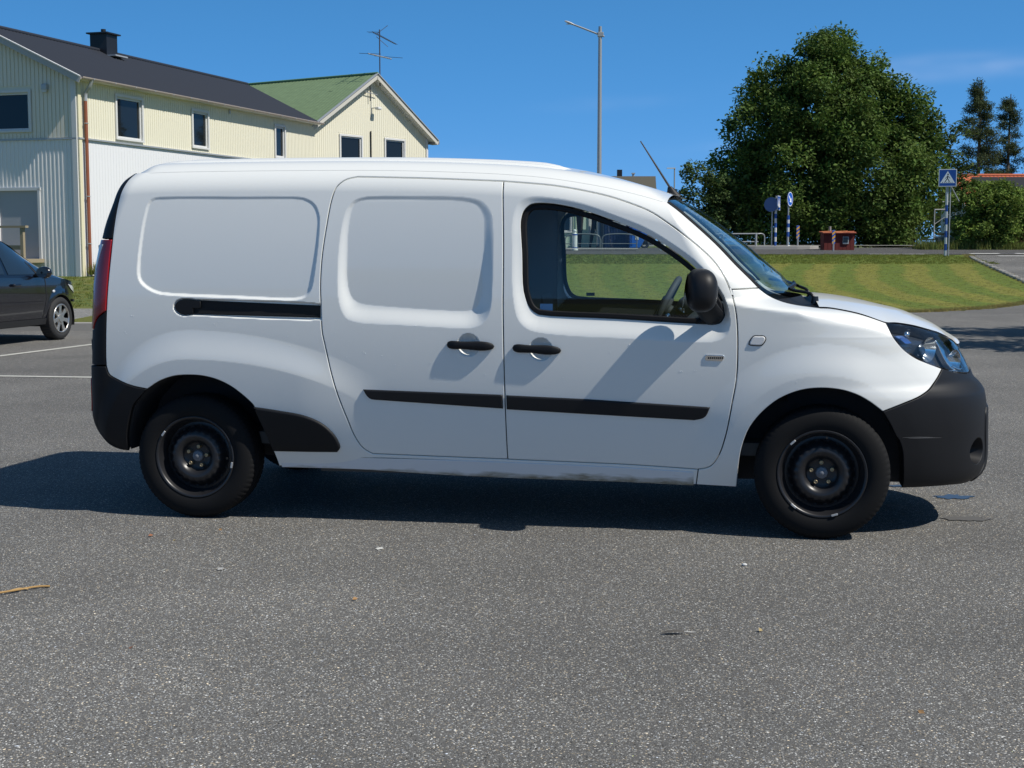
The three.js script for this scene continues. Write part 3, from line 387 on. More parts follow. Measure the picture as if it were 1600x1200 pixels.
// ------------------------------------------------------------------ the white delivery van (local x forward, y up, z to its right side)
const van = thing('delivery_van', 'white long-wheelbase panel van with black steel wheels and dark plastic bumpers', 'van', [-1.4454, 0, -7.8511], -0.1731);
{
  const table = t => { const xs = t.map(a => a[0]), ys = t.map(a => a[1]), n = xs.length; const m = ys.map((_, j) => j === 0 ? (ys[1] - ys[0]) / (xs[1] - xs[0]) : j === n - 1 ? (ys[n - 1] - ys[n - 2]) / (xs[n - 1] - xs[n - 2]) : (ys[j + 1] - ys[j - 1]) / (xs[j + 1] - xs[j - 1]));
    return v => { if (v <= xs[0]) return ys[0]; if (v >= xs[n - 1]) return ys[n - 1]; let i = 0; while (xs[i + 1] < v) i++; const h = xs[i + 1] - xs[i], u = (v - xs[i]) / h, u2 = u * u, u3 = u2 * u; return (2 * u3 - 3 * u2 + 1) * ys[i] + (u3 - 2 * u2 + u) * h * m[i] + (3 * u2 - 2 * u3) * ys[i + 1] + (u3 - u2) * h * m[i + 1]; }; };
  // nose and windscreen, corner length, tail, roof line and bonnet shoulder
  const XN = table([[.2, 3.83], [.23, 3.88], [.262, 3.908], [.313, 3.919], [.446, 3.916], [.556, 3.912], [.657, 3.898], [.691, 3.876], [.722, 3.845], [.759, 3.829], [.797, 3.813], [.862, 3.785], [.94, 3.77], [1.02, 3.75], [1.06, 3.6], [1.095, 3.2], [1.13, 3.0], [1.226, 2.885], [1.296, 2.80], [1.381, 2.703], [1.524, 2.511], [1.598, 2.39], [1.72, 2.2]]);
  const RX = table([[.15, 1.0], [.9, 1.0], [1.02, .95], [1.095, .55], [1.16, .37], [1.3, .31], [1.38, .27], [1.5, .17], [1.58, .10], [1.8, .08]]);
  const XR = table([[.3, -.38], [.32, -.41], [.34, -.486], [.39, -.55], [.44, -.577], [.5, -.588], [.57, -.58], [.77, -.567], [.98, -.55], [1.157, -.536], [1.29, -.517], [1.465, -.48], [1.58, -.44], [1.69, -.40], [1.74, -.35]]);
  const TT = table([[-.55, 1.735], [-.411, 1.765], [-.359, 1.775], [-.254, 1.783], [-.08, 1.788], [.431, 1.79], [.929, 1.787], [1.255, 1.778], [1.576, 1.762], [1.797, 1.741], [2.048, 1.699], [2.203, 1.663], [2.358, 1.619], [2.6, 1.55], [2.9, 1.45], [3.3, 1.4]]);
  const HT = table([[2.7, 1.35], [2.9, 1.2], [3.0, 1.13], [3.134, 1.10], [3.258, 1.08], [3.39, 1.045], [3.488, 1.02], [3.565, .99], [3.642, .955], [3.709, .91], [3.76, .86], [3.9, .7]]);
  const RYR = .16, RZR = .20, RC = .11;
  const wide = y => .912 - (y > 1.05 ? .138 : .172) * (y - 1.05) ** 2 - (y < .62 ? .15 * (.62 - y) ** 2 : 0);
  const shoulder = (d, Ry, Rz) => { if (d >= Ry) return 0; const q = Math.min(1 - d / Ry, .9999); return Rz * (1 - Math.sqrt(1 - q * q)); };
  const sMax = y => XN(y) - RX(y) + RX(y) * Math.PI / 2 - 1e-4, sTail = y => XR(y) + RC - RC * Math.PI / 2;
  function base(s, y, top = true) {
    const xn = XN(y), rx = RX(y), s0 = xn - rx, xr = XR(y), s1 = xr + RC, w = wide(y); let x, z, k = 1;
    if (s > s0) { const sn = Math.sin(Math.min((s - s0) / rx, Math.PI / 2)), n = y < .95 ? 2.7 : Math.max(2, 2.7 - (y - .95) * 4); x = s0 + rx * sn; k = Math.max(0, 1 - sn ** n) ** (1 / n); z = w * k; }
    else if (s < s1) { const a = (s1 - s) / RC; if (a < Math.PI / 2) { x = s1 - RC * Math.sin(a); z = w - RC * (1 - Math.cos(a)); } else { x = xr; z = w - RC - (a - Math.PI / 2) * RC; } }
    else { x = s; z = w; }
    z -= .010 * ((x - 1.2) / 1.6) ** 2 * k;
    if (top) { z -= shoulder(TT(x) - y, RYR, RZR) * k; if (x > 2.7 && y < 1.3) z -= shoulder(HT(x) - y, .10, .20) * k; }
    return [x, y, z];
  }
  // pressed shapes: blind-window recesses, window ledge, wheel-arch flares, handle cups
  const qIn = curve([[-.193, 1.586], [-.11, 1.596], [.24, 1.595], [.582, 1.59], [.637, 1.564], [.661, 1.513], [.661, 1.42], [.648, 1.292], [.626, 1.165], [.6, 1.131], [.537, 1.117], [.248, 1.126], [-.138, 1.141], [-.203, 1.165], [-.245, 1.204], [-.251, 1.264], [-.237, 1.403], [-.218, 1.516]], 4, true);
  const sIn = curve([[.848, 1.568], [.901, 1.587], [1.136, 1.587], [1.378, 1.579], [1.447, 1.561], [1.482, 1.51], [1.487, 1.419], [1.478, 1.253], [1.462, 1.1], [1.437, 1.067], [1.377, 1.058], [1.057, 1.074], [.882, 1.09], [.838, 1.115], [.816, 1.174], [.813, 1.293], [.821, 1.462]], 4, true);
  const sOut = curve([[.848, 1.589], [.909, 1.606], [1.135, 1.608], [1.394, 1.6], [1.48, 1.578], [1.524, 1.519], [1.534, 1.419], [1.534, 1.211], [1.522, 1.061], [1.488, 1.002], [1.428, .978], [1.359, .977], [1.056, .99], [.881, .998], [.811, 1.021], [.78, 1.081], [.769, 1.166], [.773, 1.335], [.79, 1.479], [.814, 1.555]], 4, true);
  const winOut = curve([[1.665, 1.485], [1.679, 1.535], [1.712, 1.563], [1.788, 1.567], [1.913, 1.546], [2.08, 1.492], [2.246, 1.426], [2.37, 1.353], [2.476, 1.272], [2.558, 1.191], [2.608, 1.118], [2.621, 1.053], [2.597, 1.012], [2.521, 1.009], [2.128, 1.029], [1.753, 1.046], [1.711, 1.075], [1.681, 1.154], [1.673, 1.336]], 4, true);
  const ledge = curve([[1.624, 1.336], [1.625, 1.502], [1.653, 1.576], [1.711, 1.601], [1.812, 1.596], [1.938, 1.573], [2.088, 1.521], [2.254, 1.455], [2.377, 1.381], [2.492, 1.296], [2.574, 1.207], [2.628, 1.118], [2.65, 1.013], [2.634, .956], [2.578, .926], [2.457, .923], [2.129, .938], [1.879, .948], [1.711, .971], [1.656, 1.02], [1.631, 1.129]], 4, true);
  const bbox = (p, m = .03) => { const xs = p.map(a => a[0]), ys = p.map(a => a[1]); return [Math.min(...xs) - m, Math.max(...xs) + m, Math.min(...ys) - m, Math.max(...ys) + m]; };
  const dist = (p, m) => { const b = bbox(p, m); return (x, y) => { if (x < b[0] || x > b[1] || y < b[2] || y > b[3]) return 1; let d = 1e9, inn = false; for (let i = 0, j = p.length - 1; i < p.length; j = i++) { const ax = p[j][0], ay = p[j][1], ex = p[i][0] - ax, ey = p[i][1] - ay, t = clamp(((x - ax) * ex + (y - ay) * ey) / (ex * ex + ey * ey + 1e-12)), qx = x - ax - ex * t, qy = y - ay - ey * t, q = qx * qx + qy * qy; if (q < d) d = q; if ((p[i][1] > y) !== (ay > y) && x < ax + (y - ay) / ey * ex) inn = !inn; } d = Math.sqrt(d); return inn ? -d : d; }; };
  const dq = dist(qIn), dsi = dist(sIn, .2), dso = dist(sOut), dw = dist(winOut, .2), dl = dist(ledge), dr = dist(curve([[.70, 1.079], [.065, 1.101], [-.027, 1.105], [-.058, 1.094], [-.072, 1.07], [-.061, 1.044], [-.029, 1.028], [.026, 1.031], [.70, 1.019]], 5, true));
  const CUPS = [[1.414, .897], [1.763, .88]];
  const ramp = t => mix(t, t * t * (3 - 2 * t), .45);
  function relief(x, y) {
    let z = 0;
    if (x < .75 && y > 1.08) { const d = dq(x, y); if (d < .015) z -= mix(.011, .0045, clamp((y - 1.12) / .47)) * (1 - ramp(clamp(d / .015))); }
    else if (x < 1.56 && x > .74 && y > .95) { const o = dso(x, y); if (o < 0) { const i = dsi(x, y); z -= mix(.031, .0055, clamp((y - 1.06) / .52)) * (i <= 0 ? 1 : 1 - ramp(i / (i - o))); } }
    else if (x > 1.6 && x < 2.67 && y > .9) { const o = dl(x, y); if (o < 0) { const i = dw(x, y); z -= mix(.031, .010, clamp((y - 1.02) / .4)) * (i <= 0 ? 1 : 1 - ramp(i / (i - o))); } }
    if (x < .684 && x > -.12 && y < 1.13 && y > 1.0) { const d = dr(x, y); if (d < .007) z -= .016 * (1 - ramp(clamp(d / .007))); }
    for (const [cx, cy] of CUPS) { const r = Math.hypot(x - cx, y - cy) / .056; if (r < 1) z -= .030 * (1 - r * r) ** .8; }
    if (x > 2.3 && y < 1) { const r = Math.hypot(x - 3.081, y - .309); if (r < .63) z += .020 * (1 - ramp(clamp((r - .465) / .145))) * smooth(.15, .4, y) * (1 - .65 * smooth(3.2, 3.45, x)); }
    if (x < 1.3 && y < 1) { const dx = x, dy = Math.max(0, y - .309), a = Math.hypot(dx / (x > 0 ? 1.09 : .49), dy / .5), b = Math.hypot(dx / (x > 0 ? 1.26 : .548), dy / .645); if (b < 1) { const t = a <= 1 ? 0 : clamp((a - 1) / Math.max(1e-4, a - 1 + (1 - b))); z += .022 * (1 - ramp(t)) * smooth(.24, .4, y) * (1 - smooth(.55, 1.05, x)); } }
    return z;
  }
  const skin = (s, y) => { const p = base(s, y); p[2] += relief(p[0], y); return p; };
  const frame = (F, s, y) => { const e = 8e-4, a = F(s - e, y), b = F(s + e, y), c = F(s, y - e), d = F(s, y + e); let ux = b[0] - a[0], uy = b[1] - a[1], uz = b[2] - a[2], vx = d[0] - c[0], vy = d[1] - c[1], vz = d[2] - c[2]; const n = [uy * vz - uz * vy, uz * vx - ux * vz, ux * vy - uy * vx], l = Math.hypot(...n) || 1; return { p: F(s, y), n: n.map(q => q / l), u: [ux, uy, uz].map(q => q / (2 * e)), v: [vx, vy, vz].map(q => q / (2 * e)) }; };
  // a sheet-metal panel lying on the body: rounded edges, folded flange, optional openings
  function sheet(outer, o = {}) {
    const { holes = [], cell = .012, dz = 0, gap = .0024, edge = .0035, drop = edge, flange = .014, side = 1, F = skin } = o;
    const out = resample(outer, Math.max(cell, .01)), hol = holes.map(h => { const q = resample(h, Math.max(cell, .01)); return area(q) > 0 ? q.reverse() : q; });
    const pos = [], nor = [], uv = [], idx = [], put = (s, y, d, N) => { const f = frame(F, s, y), n = N ? N(f) : f.n; pos.push(f.p[0] + f.n[0] * d, f.p[1] + f.n[1] * d, (f.p[2] + f.n[2] * d) * side); nor.push(n[0], n[1], n[2] * side); uv.push(s, y); };
    const c = cells(inset(out, gap + edge), hol.map(h => inset(h, gap + edge)), cell);
    for (const p of c.pts) put(p[0], p[1], dz);
    for (const i of c.idx) idx.push(i);
    for (const r of [out, ...hol]) {
      const K = 4, n = r.length; let b0 = pos.length / 3;
      for (let k = 0; k <= K; k++) { const a = Math.min(k, 3) / 3 * Math.PI / 2, ring = inset(r, gap + edge * (1 - Math.sin(a))), d = dz - drop * (1 - Math.cos(a)) - (k === K ? flange : 0);
        for (const q of ring) put(q[0], q[1], d, f => { const t = [0, 1, 2].map(i => -(f.u[i] * q[2] + f.v[i] * q[3])), l = Math.hypot(...t) || 1; return [0, 1, 2].map(i => f.n[i] * Math.cos(a) + t[i] / l * Math.sin(a)); }); }
      for (let k = 0; k < K; k++) for (let i = 0; i < n; i++) { const a = b0 + k * n + i, b = b0 + k * n + (i + 1) % n, d = a + n, e = b + n; idx.push(a, d, e, a, e, b); }
    }
    if (side < 0) for (let i = 0; i < idx.length; i += 3) { const t = idx[i + 1]; idx[i + 1] = idx[i + 2]; idx[i + 2] = t; }
    return build(pos, nor, uv, idx);
  }
  // ---- materials
  const paint = phy(rgb(.82, .825, .79), .42, { clearcoat: .75, clearcoatRoughness: .04 });
  const plastic = phy(rgb(.009, .0095, .011), .55, { specularIntensity: .55 }), trimBlack = phy(rgb(.012, .012, .014), .32), rubber = phy(rgb(.009, .009, .010), .62, { specularIntensity: .5 }), dark = std(rgb(.010, .010, .011), .85);
  const greyPlastic = phy(rgb(.0105, .011, .013), .5, { specularIntensity: .6 });
  const glass = phy(rgb(.88, .93, .91), .0, { transmission: 1, thickness: 0, ior: 1.5 });
  const screenGlass = phy(rgb(.70, .82, .84), .0, { transmission: 1, thickness: 0, ior: 1.52 });
  const liner = std(rgb(.035, .035, .037), .8), undercoat = std(rgb(.10, .097, .092), .85), headlining = std(rgb(.38, .38, .37), .9), lampInner = std(rgb(.16, .17, .19), .22, { metalness: .85 });
  const cabin = std(rgb(.030, .032, .036), .75), cabinGrey = std(rgb(.055, .057, .062), .7);
  const chrome = std(rgb(.82, .83, .84), .12, { metalness: 1 }), redLens = phy(rgb(.30, .007, .012), .2, { clearcoat: .35, clearcoatRoughness: .05 }), clearLens = phy(rgb(.74, .74, .73), .25, { clearcoat: .3 });
  // road film on the sill: brown grit and streaks printed along the lower edge
  const sillMap = texture(1024, 64, (i, j) => { const y = j / 64, n = fbm(i * .012, j * .06, 1, 4), m = fbm(i * .05, j * .22, 5, 4), q = fbm(i * .016, 2.2, 9, 3); const d = clamp((.46 + .30 * q - y) * 3 + n * 1.0) * clamp(.9 + m * 1.1), k = clamp(d); const sp = fbm(i * .5, j * .5, 3, 2) > .42 ? .35 : 0; return [mix(224, 84, clamp(k * .68 + sp * k)), mix(226, 76, clamp(k * .68 + sp * k)), mix(228, 62, clamp(k * .72 + sp * k))]; });
  const sillPaint = phy(rgb(.98, .98, .98), .5, { map: sillMap, clearcoat: .4, clearcoatRoughness: .2 });
  sillMap.repeat.set(1 / 2.3, 1 / .1); sillMap.offset.set(-.2, -2.25);

  // ---- panel outlines in body coordinates
  const rearEdge = [[-.33, 1.735], [-.372, 1.622], [-.391, 1.482], [-.405, 1.334], [-.424, 1.159], [-.438, .983], [-.449, .806], [-.449, .765]];
  const rearLow = [[-.449, .765], [-.435, .723], [-.385, .697], [-.302, .669], [-.227, .655]];
  const rearArch = [[-.227, .655], [-.158, .697], [-.081, .723], [-.006, .73], [.068, .727], [.141, .711], [.212, .679], [.274, .634], [.317, .594], [.327, .581]];
  const archBelow = [[.327, .581], [.355, .501], [.385, .42], [.402, .351], [.416, .268]];
  const sillLow = [[.416, .266], [.837, .266], [1.005, .260], [1.218, .251], [1.569, .243], [2.17, .238], [2.49, .229]];
  const sDoorBottom = [[.912, .346], [1.223, .341], [1.586, .336]], fDoorBottom = [[1.59, .335], [2.171, .324], [2.507, .309]];
  const sDoorLeft = [[.854, 1.702], [.795, 1.687], [.756, 1.653], [.733, 1.589], [.711, 1.462], [.691, 1.318], [.683, 1.182], [.685, 1.08], [.689, .952], [.702, .885], [.725, .773], [.763, .634], [.801, .52], [.829, .439], [.865, .377], [.912, .346]];
  const sDoorTop = [[.854, 1.702], [1.214, 1.691], [1.573, 1.675]], sDoorRight = [[1.573, 1.675], [1.583, 1.336], [1.583, 1.079], [1.587, .657], [1.588, .336]];
  const fDoorTop = [[1.573, 1.675], [1.797, 1.655], [1.912, 1.637], [2.072, 1.602], [2.185, 1.565], [2.276, 1.527], [2.367, 1.467], [2.491, 1.373], [2.573, 1.296], [2.622, 1.223], [2.66, 1.134]];
  const fDoorFront = [[2.66, 1.134], [2.677, 1.046], [2.685, .932], [2.682, .76], [2.664, .643], [2.637, .49], [2.605, .386], [2.565, .328], [2.507, .309]];
  const glassEdge = [[2.789, 1.173], [2.686, 1.273], [2.58, 1.381], [2.40, 1.536], [2.345, 1.576]];
  const roofEdge = []; for (let i = 0; i <= 60; i++) { const x = mix(2.347, -.33, i / 60); roofEdge.push([x, Math.min(TT(x) - .3 * RYR + .003, 1.742)]); }
  const cutLine = [[2.652, 1.168], [2.789, 1.173]];
  const rev = p => p.slice().reverse();
  const bodySide = outline(curve(rearEdge), curve(rearLow), curve(rearArch), curve(archBelow), curve(sillLow), [[2.497, .229], [2.507, .309]], curve(rev(fDoorBottom)), curve(rev(sDoorBottom)), curve(rev(sDoorLeft)), curve(sDoorTop), curve(fDoorTop), cutLine, curve(glassEdge), roofEdge);
  const slideDoor = outline(curve(sDoorLeft), curve(sDoorBottom), curve(rev(sDoorRight)), curve(rev(sDoorTop)));
  const frontDoor = outline(curve(sDoorRight), curve(fDoorBottom), curve(rev(fDoorFront)), curve(rev(fDoorTop)));
  const frontArch = [[2.689, .223], [2.696, .319], [2.711, .423], [2.743, .518], [2.798, .595], [2.877, .663], [2.973, .705], [3.07, .717], [3.169, .708], [3.244, .684], [3.304, .651], [3.366, .607]];
  const fenderBumper = [[3.366, .607], [3.473, .642], [3.58, .676], [3.672, .718], [3.775, .794]];
  const lampBack = [[3.401, 1.015], [3.426, .976], [3.459, .932], [3.507, .89], [3.579, .851], [3.666, .823], [3.775, .794]];
  const lampTop = [[3.401, 1.015], [3.458, 1.011], [3.564, .998], [3.692, .975], [3.813, .953], [3.977, .912], [4.08, .885], [4.16, .85], [4.2, .805], [4.213, .762]];
  const lampLow = [[3.775, .794], [3.902, .769], [4.106, .753], [4.213, .762]];
  const bonnetSide = [[3.077, 1.083], [3.132, 1.080], [3.25, 1.058], [3.401, 1.015]];
  const screenFoot = [[2.789, 1.173], [2.835, 1.142], [2.902, 1.113], [2.967, 1.098], [3.077, 1.083]];
  const fender = outline([[2.497, .229], [2.689, .223]], curve(frontArch), curve(fenderBumper), curve(rev(lampBack)), curve(rev(bonnetSide)), curve(rev(screenFoot)), rev(cutLine), curve([[2.652, 1.168], ...fDoorFront]), [[2.507, .309]]);
  const bumperArch = [[3.366, .607], [3.403, .554], [3.441, .489], [3.459, .468], [3.479, .416], [3.488, .338], [3.498, .23]];
  const noseLine = (y0, y1) => { const o = []; for (let i = 0; i <= 30; i++) { const y = mix(y0, y1, i / 30); o.push([sMax(y), y]); } return o; };
  const frontBumper = outline(curve(fenderBumper), curve(lampLow), [[sMax(.765), .765]], noseLine(.765, .205), curve([[sMax(.205), .205], [4.1, .212], [3.83, .226], [3.498, .23]]), curve(rev(bumperArch)));
  const grille = outline([[4.213, .763], [sMax(.763), .763]], noseLine(.763, .893), curve([[sMax(.893), .893], [4.16, .882], [4.08, .885], [4.16, .85], [4.2, .805], [4.213, .763]].filter((_, i) => i !== 2)));
  const lampShape = outline(curve(lampTop), curve(rev(lampLow)), curve(rev(lampBack)));
  const tailLine = (y0, y1) => { const o = []; for (let i = 0; i <= 16; i++) { const y = mix(y0, y1, i / 16); o.push([sTail(y) - .06, y]); } return o; };
  const pillarTrim = outline(curve([[-.33, 1.735], [-.372, 1.622], [-.391, 1.482], [-.398, 1.404]]), tailLine(1.404, 1.735));
  const tailLamp = outline(curve([[-.399, 1.400], [-.407, 1.334], [-.424, 1.159], [-.434, 1.045]]), curve([[-.434, 1.045], [-.483, 1.016], [-.514, .981], [-.53, .95]]), tailLine(.95, 1.400));
  const lowTrim = outline(curve([[-.434, 1.040], [-.438, .983], [-.449, .806], [-.449, .770]]), tailLine(.770, .95), curve([[-.53, .946], [-.514, .977], [-.483, 1.012], [-.434, 1.040]]));
  const rearBumper = outline([[-.449, .765]], curve(rearLow), curve([[-.227, .655], [-.279, .605], [-.311, .568], [-.349, .475], [-.368, .401], [-.372, .33]]), tailLine(.33, .765));
  const cladding = outline(curve([[.326, .577], [.451, .561], [.586, .538], [.674, .499], [.733, .438], [.753, .38], [.735, .354]]), curve([[.735, .354], [.571, .352], [.404, .351]]), curve([[.404, .351], [.385, .42], [.355, .501], [.326, .577]]));
  const rail = outline(curve([[.679, 1.080], [.065, 1.101], [-.027, 1.105], [-.058, 1.094], [-.072, 1.07], [-.061, 1.044], [-.029, 1.028], [.026, 1.031], [.678, 1.02]]));
  const mouldS = outline([[.887, .673], [1.577, .659], [1.577, .591]], curve([[1.577, .591], [.97, .621], [.925, .625], [.905, .64], [.887, .673]]));
  const mouldF = outline([[1.594, .657], [1.992, .645], [2.562, .617]], curve([[2.562, .617], [2.538, .569], [2.489, .553]]), [[1.991, .572], [1.594, .588]]);
  const glassPane = outline(curve(rev(glassEdge)), curve([[2.789, 1.173], [2.835, 1.144]]), [[sMax(1.144), 1.144]], noseLine(1.144, 1.606), [[2.40, 1.600], [2.36, 1.590]]);
  const repeater = outline(curve([[2.738, .917], [2.756, .952], [2.780, .954], [2.804, .953], [2.811, .941], [2.794, .914], [2.765, .912]], 3, true));
  const badge = outline([[2.537, .866], [2.620, .864], [2.625, .860], [2.624, .849], [2.614, .835], [2.537, .839]]);

  const onSkin = (s, y, d, side) => { const f = frame(skin, s, y); return [f.p[0] + f.n[0] * d, f.p[1] + f.n[1] * d, (f.p[2] + f.n[2] * d) * side]; };
  function doorHandle(parent, s0, y0, s1, y1, side) {
    const g = grid((u, v) => { const k = Math.sin(Math.PI * clamp(u, .001, .999)), s = mix(s0, s1, u), y = mix(y0, y1, u), off = .004 + .006 * Math.min(1, k * 1.9), e = Math.sqrt(Math.max(0, 1 - Math.abs(2 * u - 1) ** 7)), a = v * Math.PI * 2, sq = q => Math.sign(q) * Math.abs(q) ** .8; const p = base(s, y + sq(Math.sin(a)) * (.0205 + .002 * Math.cos(u * 9)) * e); return [p[0], p[1], (p[2] + off + sq(Math.cos(a)) * .012 * e) * side]; }, 40, 18, side < 0);
    part('door_handle', g, plastic, parent);
  }
  const screenParts = [], grilleParts = [];
  for (const side of [1, -1]) {
    const near = side > 0, fine = near ? .0045 : .022, mid = near ? .010 : .025;
    const body = part('side_panel', sheet(bodySide, { cell: fine, side }), paint, van);
    // sliding door rail
    part('door_rail', sheet(rail, { cell: .02, side, dz: -.013, gap: 0, edge: .001, flange: .002, F: base }), dark, body);
    part('rail_cap', sheet(outline(curve([[.065, 1.099], [-.027, 1.103], [-.056, 1.092], [-.069, 1.07], [-.059, 1.046], [-.029, 1.030], [.018, 1.032]]), [[.026, 1.032], [.026, 1.062], [.066, 1.063]]), { cell: .02, side, dz: -.002, gap: 0, edge: .003, flange: .006, F: base }), plastic, body);
    part('rail_lower_lip', sheet(outline([[.03, 1.032], [.678, 1.021], [.678, 1.030], [.03, 1.040]]), { cell: .02, side, dz: -.007, gap: 0, edge: .002, flange: .004, F: base }), plastic, body);
    part('arch_cladding', sheet(cladding, { cell: .012, side, dz: .013, gap: 0, edge: .011, drop: .011, flange: .010 }), plastic, body);
    part('sill', sheet(outline(curve([[.43, .262], [.837, .262], [1.005, .256], [1.218, .247], [1.569, .239], [2.17, .234], [2.485, .226]]), curve([[2.485, .296], [2.17, .310], [1.569, .322], [.95, .328], [.60, .334], [.425, .335]])), { cell: .02, side, dz: .004, gap: 0, edge: .004, flange: .012, F: base }), sillPaint, body);
    const sd = part('sliding_door', sheet(slideDoor, { cell: fine, side }), paint, van);
    doorHandle(sd, 1.309, .898, 1.541, .892, side);
    part('side_moulding', sheet(mouldS, { cell: .014, side, dz: .011, gap: 0, edge: .008, drop: .012, flange: .008 }), greyPlastic, sd);
    const fd = part('front_door', sheet(frontDoor, { cell: fine, side, holes: [near ? winOut : winOut.map(p => [p[0] - .055 * (1 - smooth(1.66, 1.95, p[0])), p[1]])], flange: .03 }), paint, van);
    doorHandle(fd, 1.628, .886, 1.862, .876, side);
    part('side_moulding', sheet(mouldF, { cell: .014, side, dz: .011, gap: 0, edge: .008, drop: .012, flange: .008 }), greyPlastic, fd);
    const win = resample(near ? winOut : winOut.map(p => [p[0] - .055 * (1 - smooth(1.66, 1.95, p[0])), p[1]]), .012), wi = inset(area(win) < 0 ? win.slice().reverse() : win, .022).map(p => [p[0], p[1]]);
    part('window_seal', sheet(outline(win), { cell: .012, side, holes: [wi.slice()], dz: -.024, gap: -.001, edge: .006, drop: .006, flange: .012, F: base }), rubber, fd);
    part('window_glass', sheet(outline(wi), { cell: .04, side, dz: -.036, gap: -.006, edge: .001, flange: 0, F: base }), glass, fd);
    const fe = part('front_fender', sheet(fender, { cell: near ? .009 : .025, side }), paint, van);
    const rp = part('side_repeater', sheet(repeater, { cell: .01, side, dz: .006, gap: 0, edge: .006, drop: .005, flange: .003 }), clearLens, fe);
    part('repeater_base', sheet(outline(inset(repeater, -.004).map(p => [p[0], p[1]])), { cell: .01, side, dz: .003, gap: 0, edge: .002, flange: .003 }), greyPlastic, fe);
    part('model_badge', sheet(badge, { cell: .01, side, dz: .0045, gap: 0, edge: .003, drop: .003, flange: .003 }), chrome, fd);
    for (let i = 0; i < 8; i++) part('badge_letter', sheet(outline([[2.549 + i * .009, .846], [2.5555 + i * .009, .846], [2.5555 + i * .009, .856], [2.549 + i * .009, .856]]), { cell: .01, side, dz: .0055, gap: 0, edge: .0008, flange: .002 }), trimBlack, fd);
    part('rear_pillar_trim', sheet(pillarTrim, { cell: mid, side, gap: .001 }), plastic, van);
    const tl = part('tail_lamp', sheet(tailLamp, { cell: mid, side, dz: .004, edge: .005, gap: .001 }), redLens, van);
    const wl = []; for (let i = 0; i <= 8; i++) { const y = mix(1.14, 1.375, i / 8); wl.push([sTail(y) + mix(.055, .108, i / 8) * (i > 4 ? 1 : .6 + i * .1), y]); } for (let i = 8; i >= 0; i--) { const y = mix(1.14, 1.375, i / 8); wl.push([sTail(y) - .045, y]); }
    part('reversing_lens', sheet(outline(wl), { cell: .012, side, dz: .0065, gap: 0, edge: .002, flange: .003, F: base }), clearLens, tl);
    part('lower_corner_trim', sheet(lowTrim, { cell: mid, side, gap: .001 }), plastic, van);
    part('rear_bumper_corner', sheet(rearBumper, { cell: mid, side, gap: .0015, dz: .004, flange: .03 }), plastic, van);
    part('rear_reflector', sheet(outline(curve([[-.63, .53], [-.60, .525], [-.592, .6], [-.596, .69], [-.62, .70], [-.63, .6]], 3, true)), { cell: .02, side, dz: .009, gap: 0, edge: .002, flange: .004, F: base }), redLens, van);
    for (const y of [1.345, .865]) part('door_hinge', box(.045, .055, .03, XR(y) - .012, y, .735 * side, .004), plastic, van);
    // front bumper half with fog-lamp recess and centre insert
    const fogHole = curve([[4.062, .446], [4.0, .425], [3.967, .385], [3.992, .342], [4.062, .318], [4.13, .338], [4.16, .382], [4.13, .43]], 4, true);
    const bumperMat = greyPlastic;
    const fb = part('front_bumper', sheet(frontBumper, { cell: near ? .010 : .025, side, holes: [fogHole], dz: .003, gap: .0015, flange: .03 }), bumperMat, van);
    { const ring = fogHole.map(p => base(p[0], p[1])), c = [0, 1, 2].map(i => ring.reduce((a, p) => a + p[i], 0) / ring.length), n = frame(base, 4.06, .385).n;
      const inward = [-n[0] * .4 - .55, -n[1], -n[2] * .35 + .0];
      part('fog_lamp_recess', grid((u, v) => { const p = ring[Math.round(u * ring.length) % ring.length], k = v * .085, sc = 1 - v * .25; return [c[0] + (p[0] - c[0]) * sc + inward[0] * k, c[1] + (p[1] - c[1]) * sc, (c[2] + (p[2] - c[2]) * sc + inward[2] * k) * side]; }, ring.length, 4), greyPlastic, fb);
      part('fog_lamp_glass', grid((u, v) => { const p = ring[Math.round(u * ring.length) % ring.length], k = .085, sc = .75 * v; return [c[0] + (p[0] - c[0]) * sc + inward[0] * k, c[1] + (p[1] - c[1]) * sc, (c[2] + (p[2] - c[2]) * sc + inward[2] * k) * side]; }, ring.length, 3), trimBlack, fb); }
    for (const [a, b, c, w] of [[3.468, 3.66, .482, .003], [3.50, 3.72, .477, .0025]]) if (near) part('scuff_mark', sheet(outline(curve([[a, c], [(a + b) / 2, c + w * .6], [b, c - .004], [(a + b) / 2, c - w * .6]], 5, true)), { cell: .02, side, dz: .0036, gap: 0, edge: .0004, flange: 0, F: skin }), std(rgb(.085, .086, .09), .7), fb);
    const ins = outline(curve([[4.235, .585], [4.205, .555], [4.20, .47], [4.212, .41], [4.215, .36], [4.205, .31], [4.17, .268], [4.14, .235], [4.15, .214]]), [[sMax(.214), .214]], noseLine(.214, .585));
    part('bumper_insert', sheet(ins, { cell: .02, side, dz: .010, gap: 0, edge: .008, drop: .009, flange: .006, F: base }), greyPlastic, fb);
    grilleParts.push(sheet(grille, { cell: .02, side, dz: -.004, F: base }));
    // headlamp: dark bucket, bright reflectors, clear lens
    const hl = new THREE.Group(); hl.name = 'headlamp'; van.add(hl);
    part('lamp_bucket', merge([sheet(lampShape, { cell: .016, side, dz: -.055, gap: .004, edge: .004, flange: 0, F: base }), grid((u, v) => { const q = resample(lampShape, .02), i = Math.round(u * q.length) % q.length, f = frame(base, q[i][0], q[i][1]); return [0, 1, 2].map(k => (f.p[k] - f.n[k] * (v * .057 + .004)) * (k === 2 ? side : 1)); }, 90, 2)]), lampInner, hl);
    const lensGlass = phy(rgb(.93, .96, .97), .0, { transmission: 1, thickness: 0, ior: 1.5 });
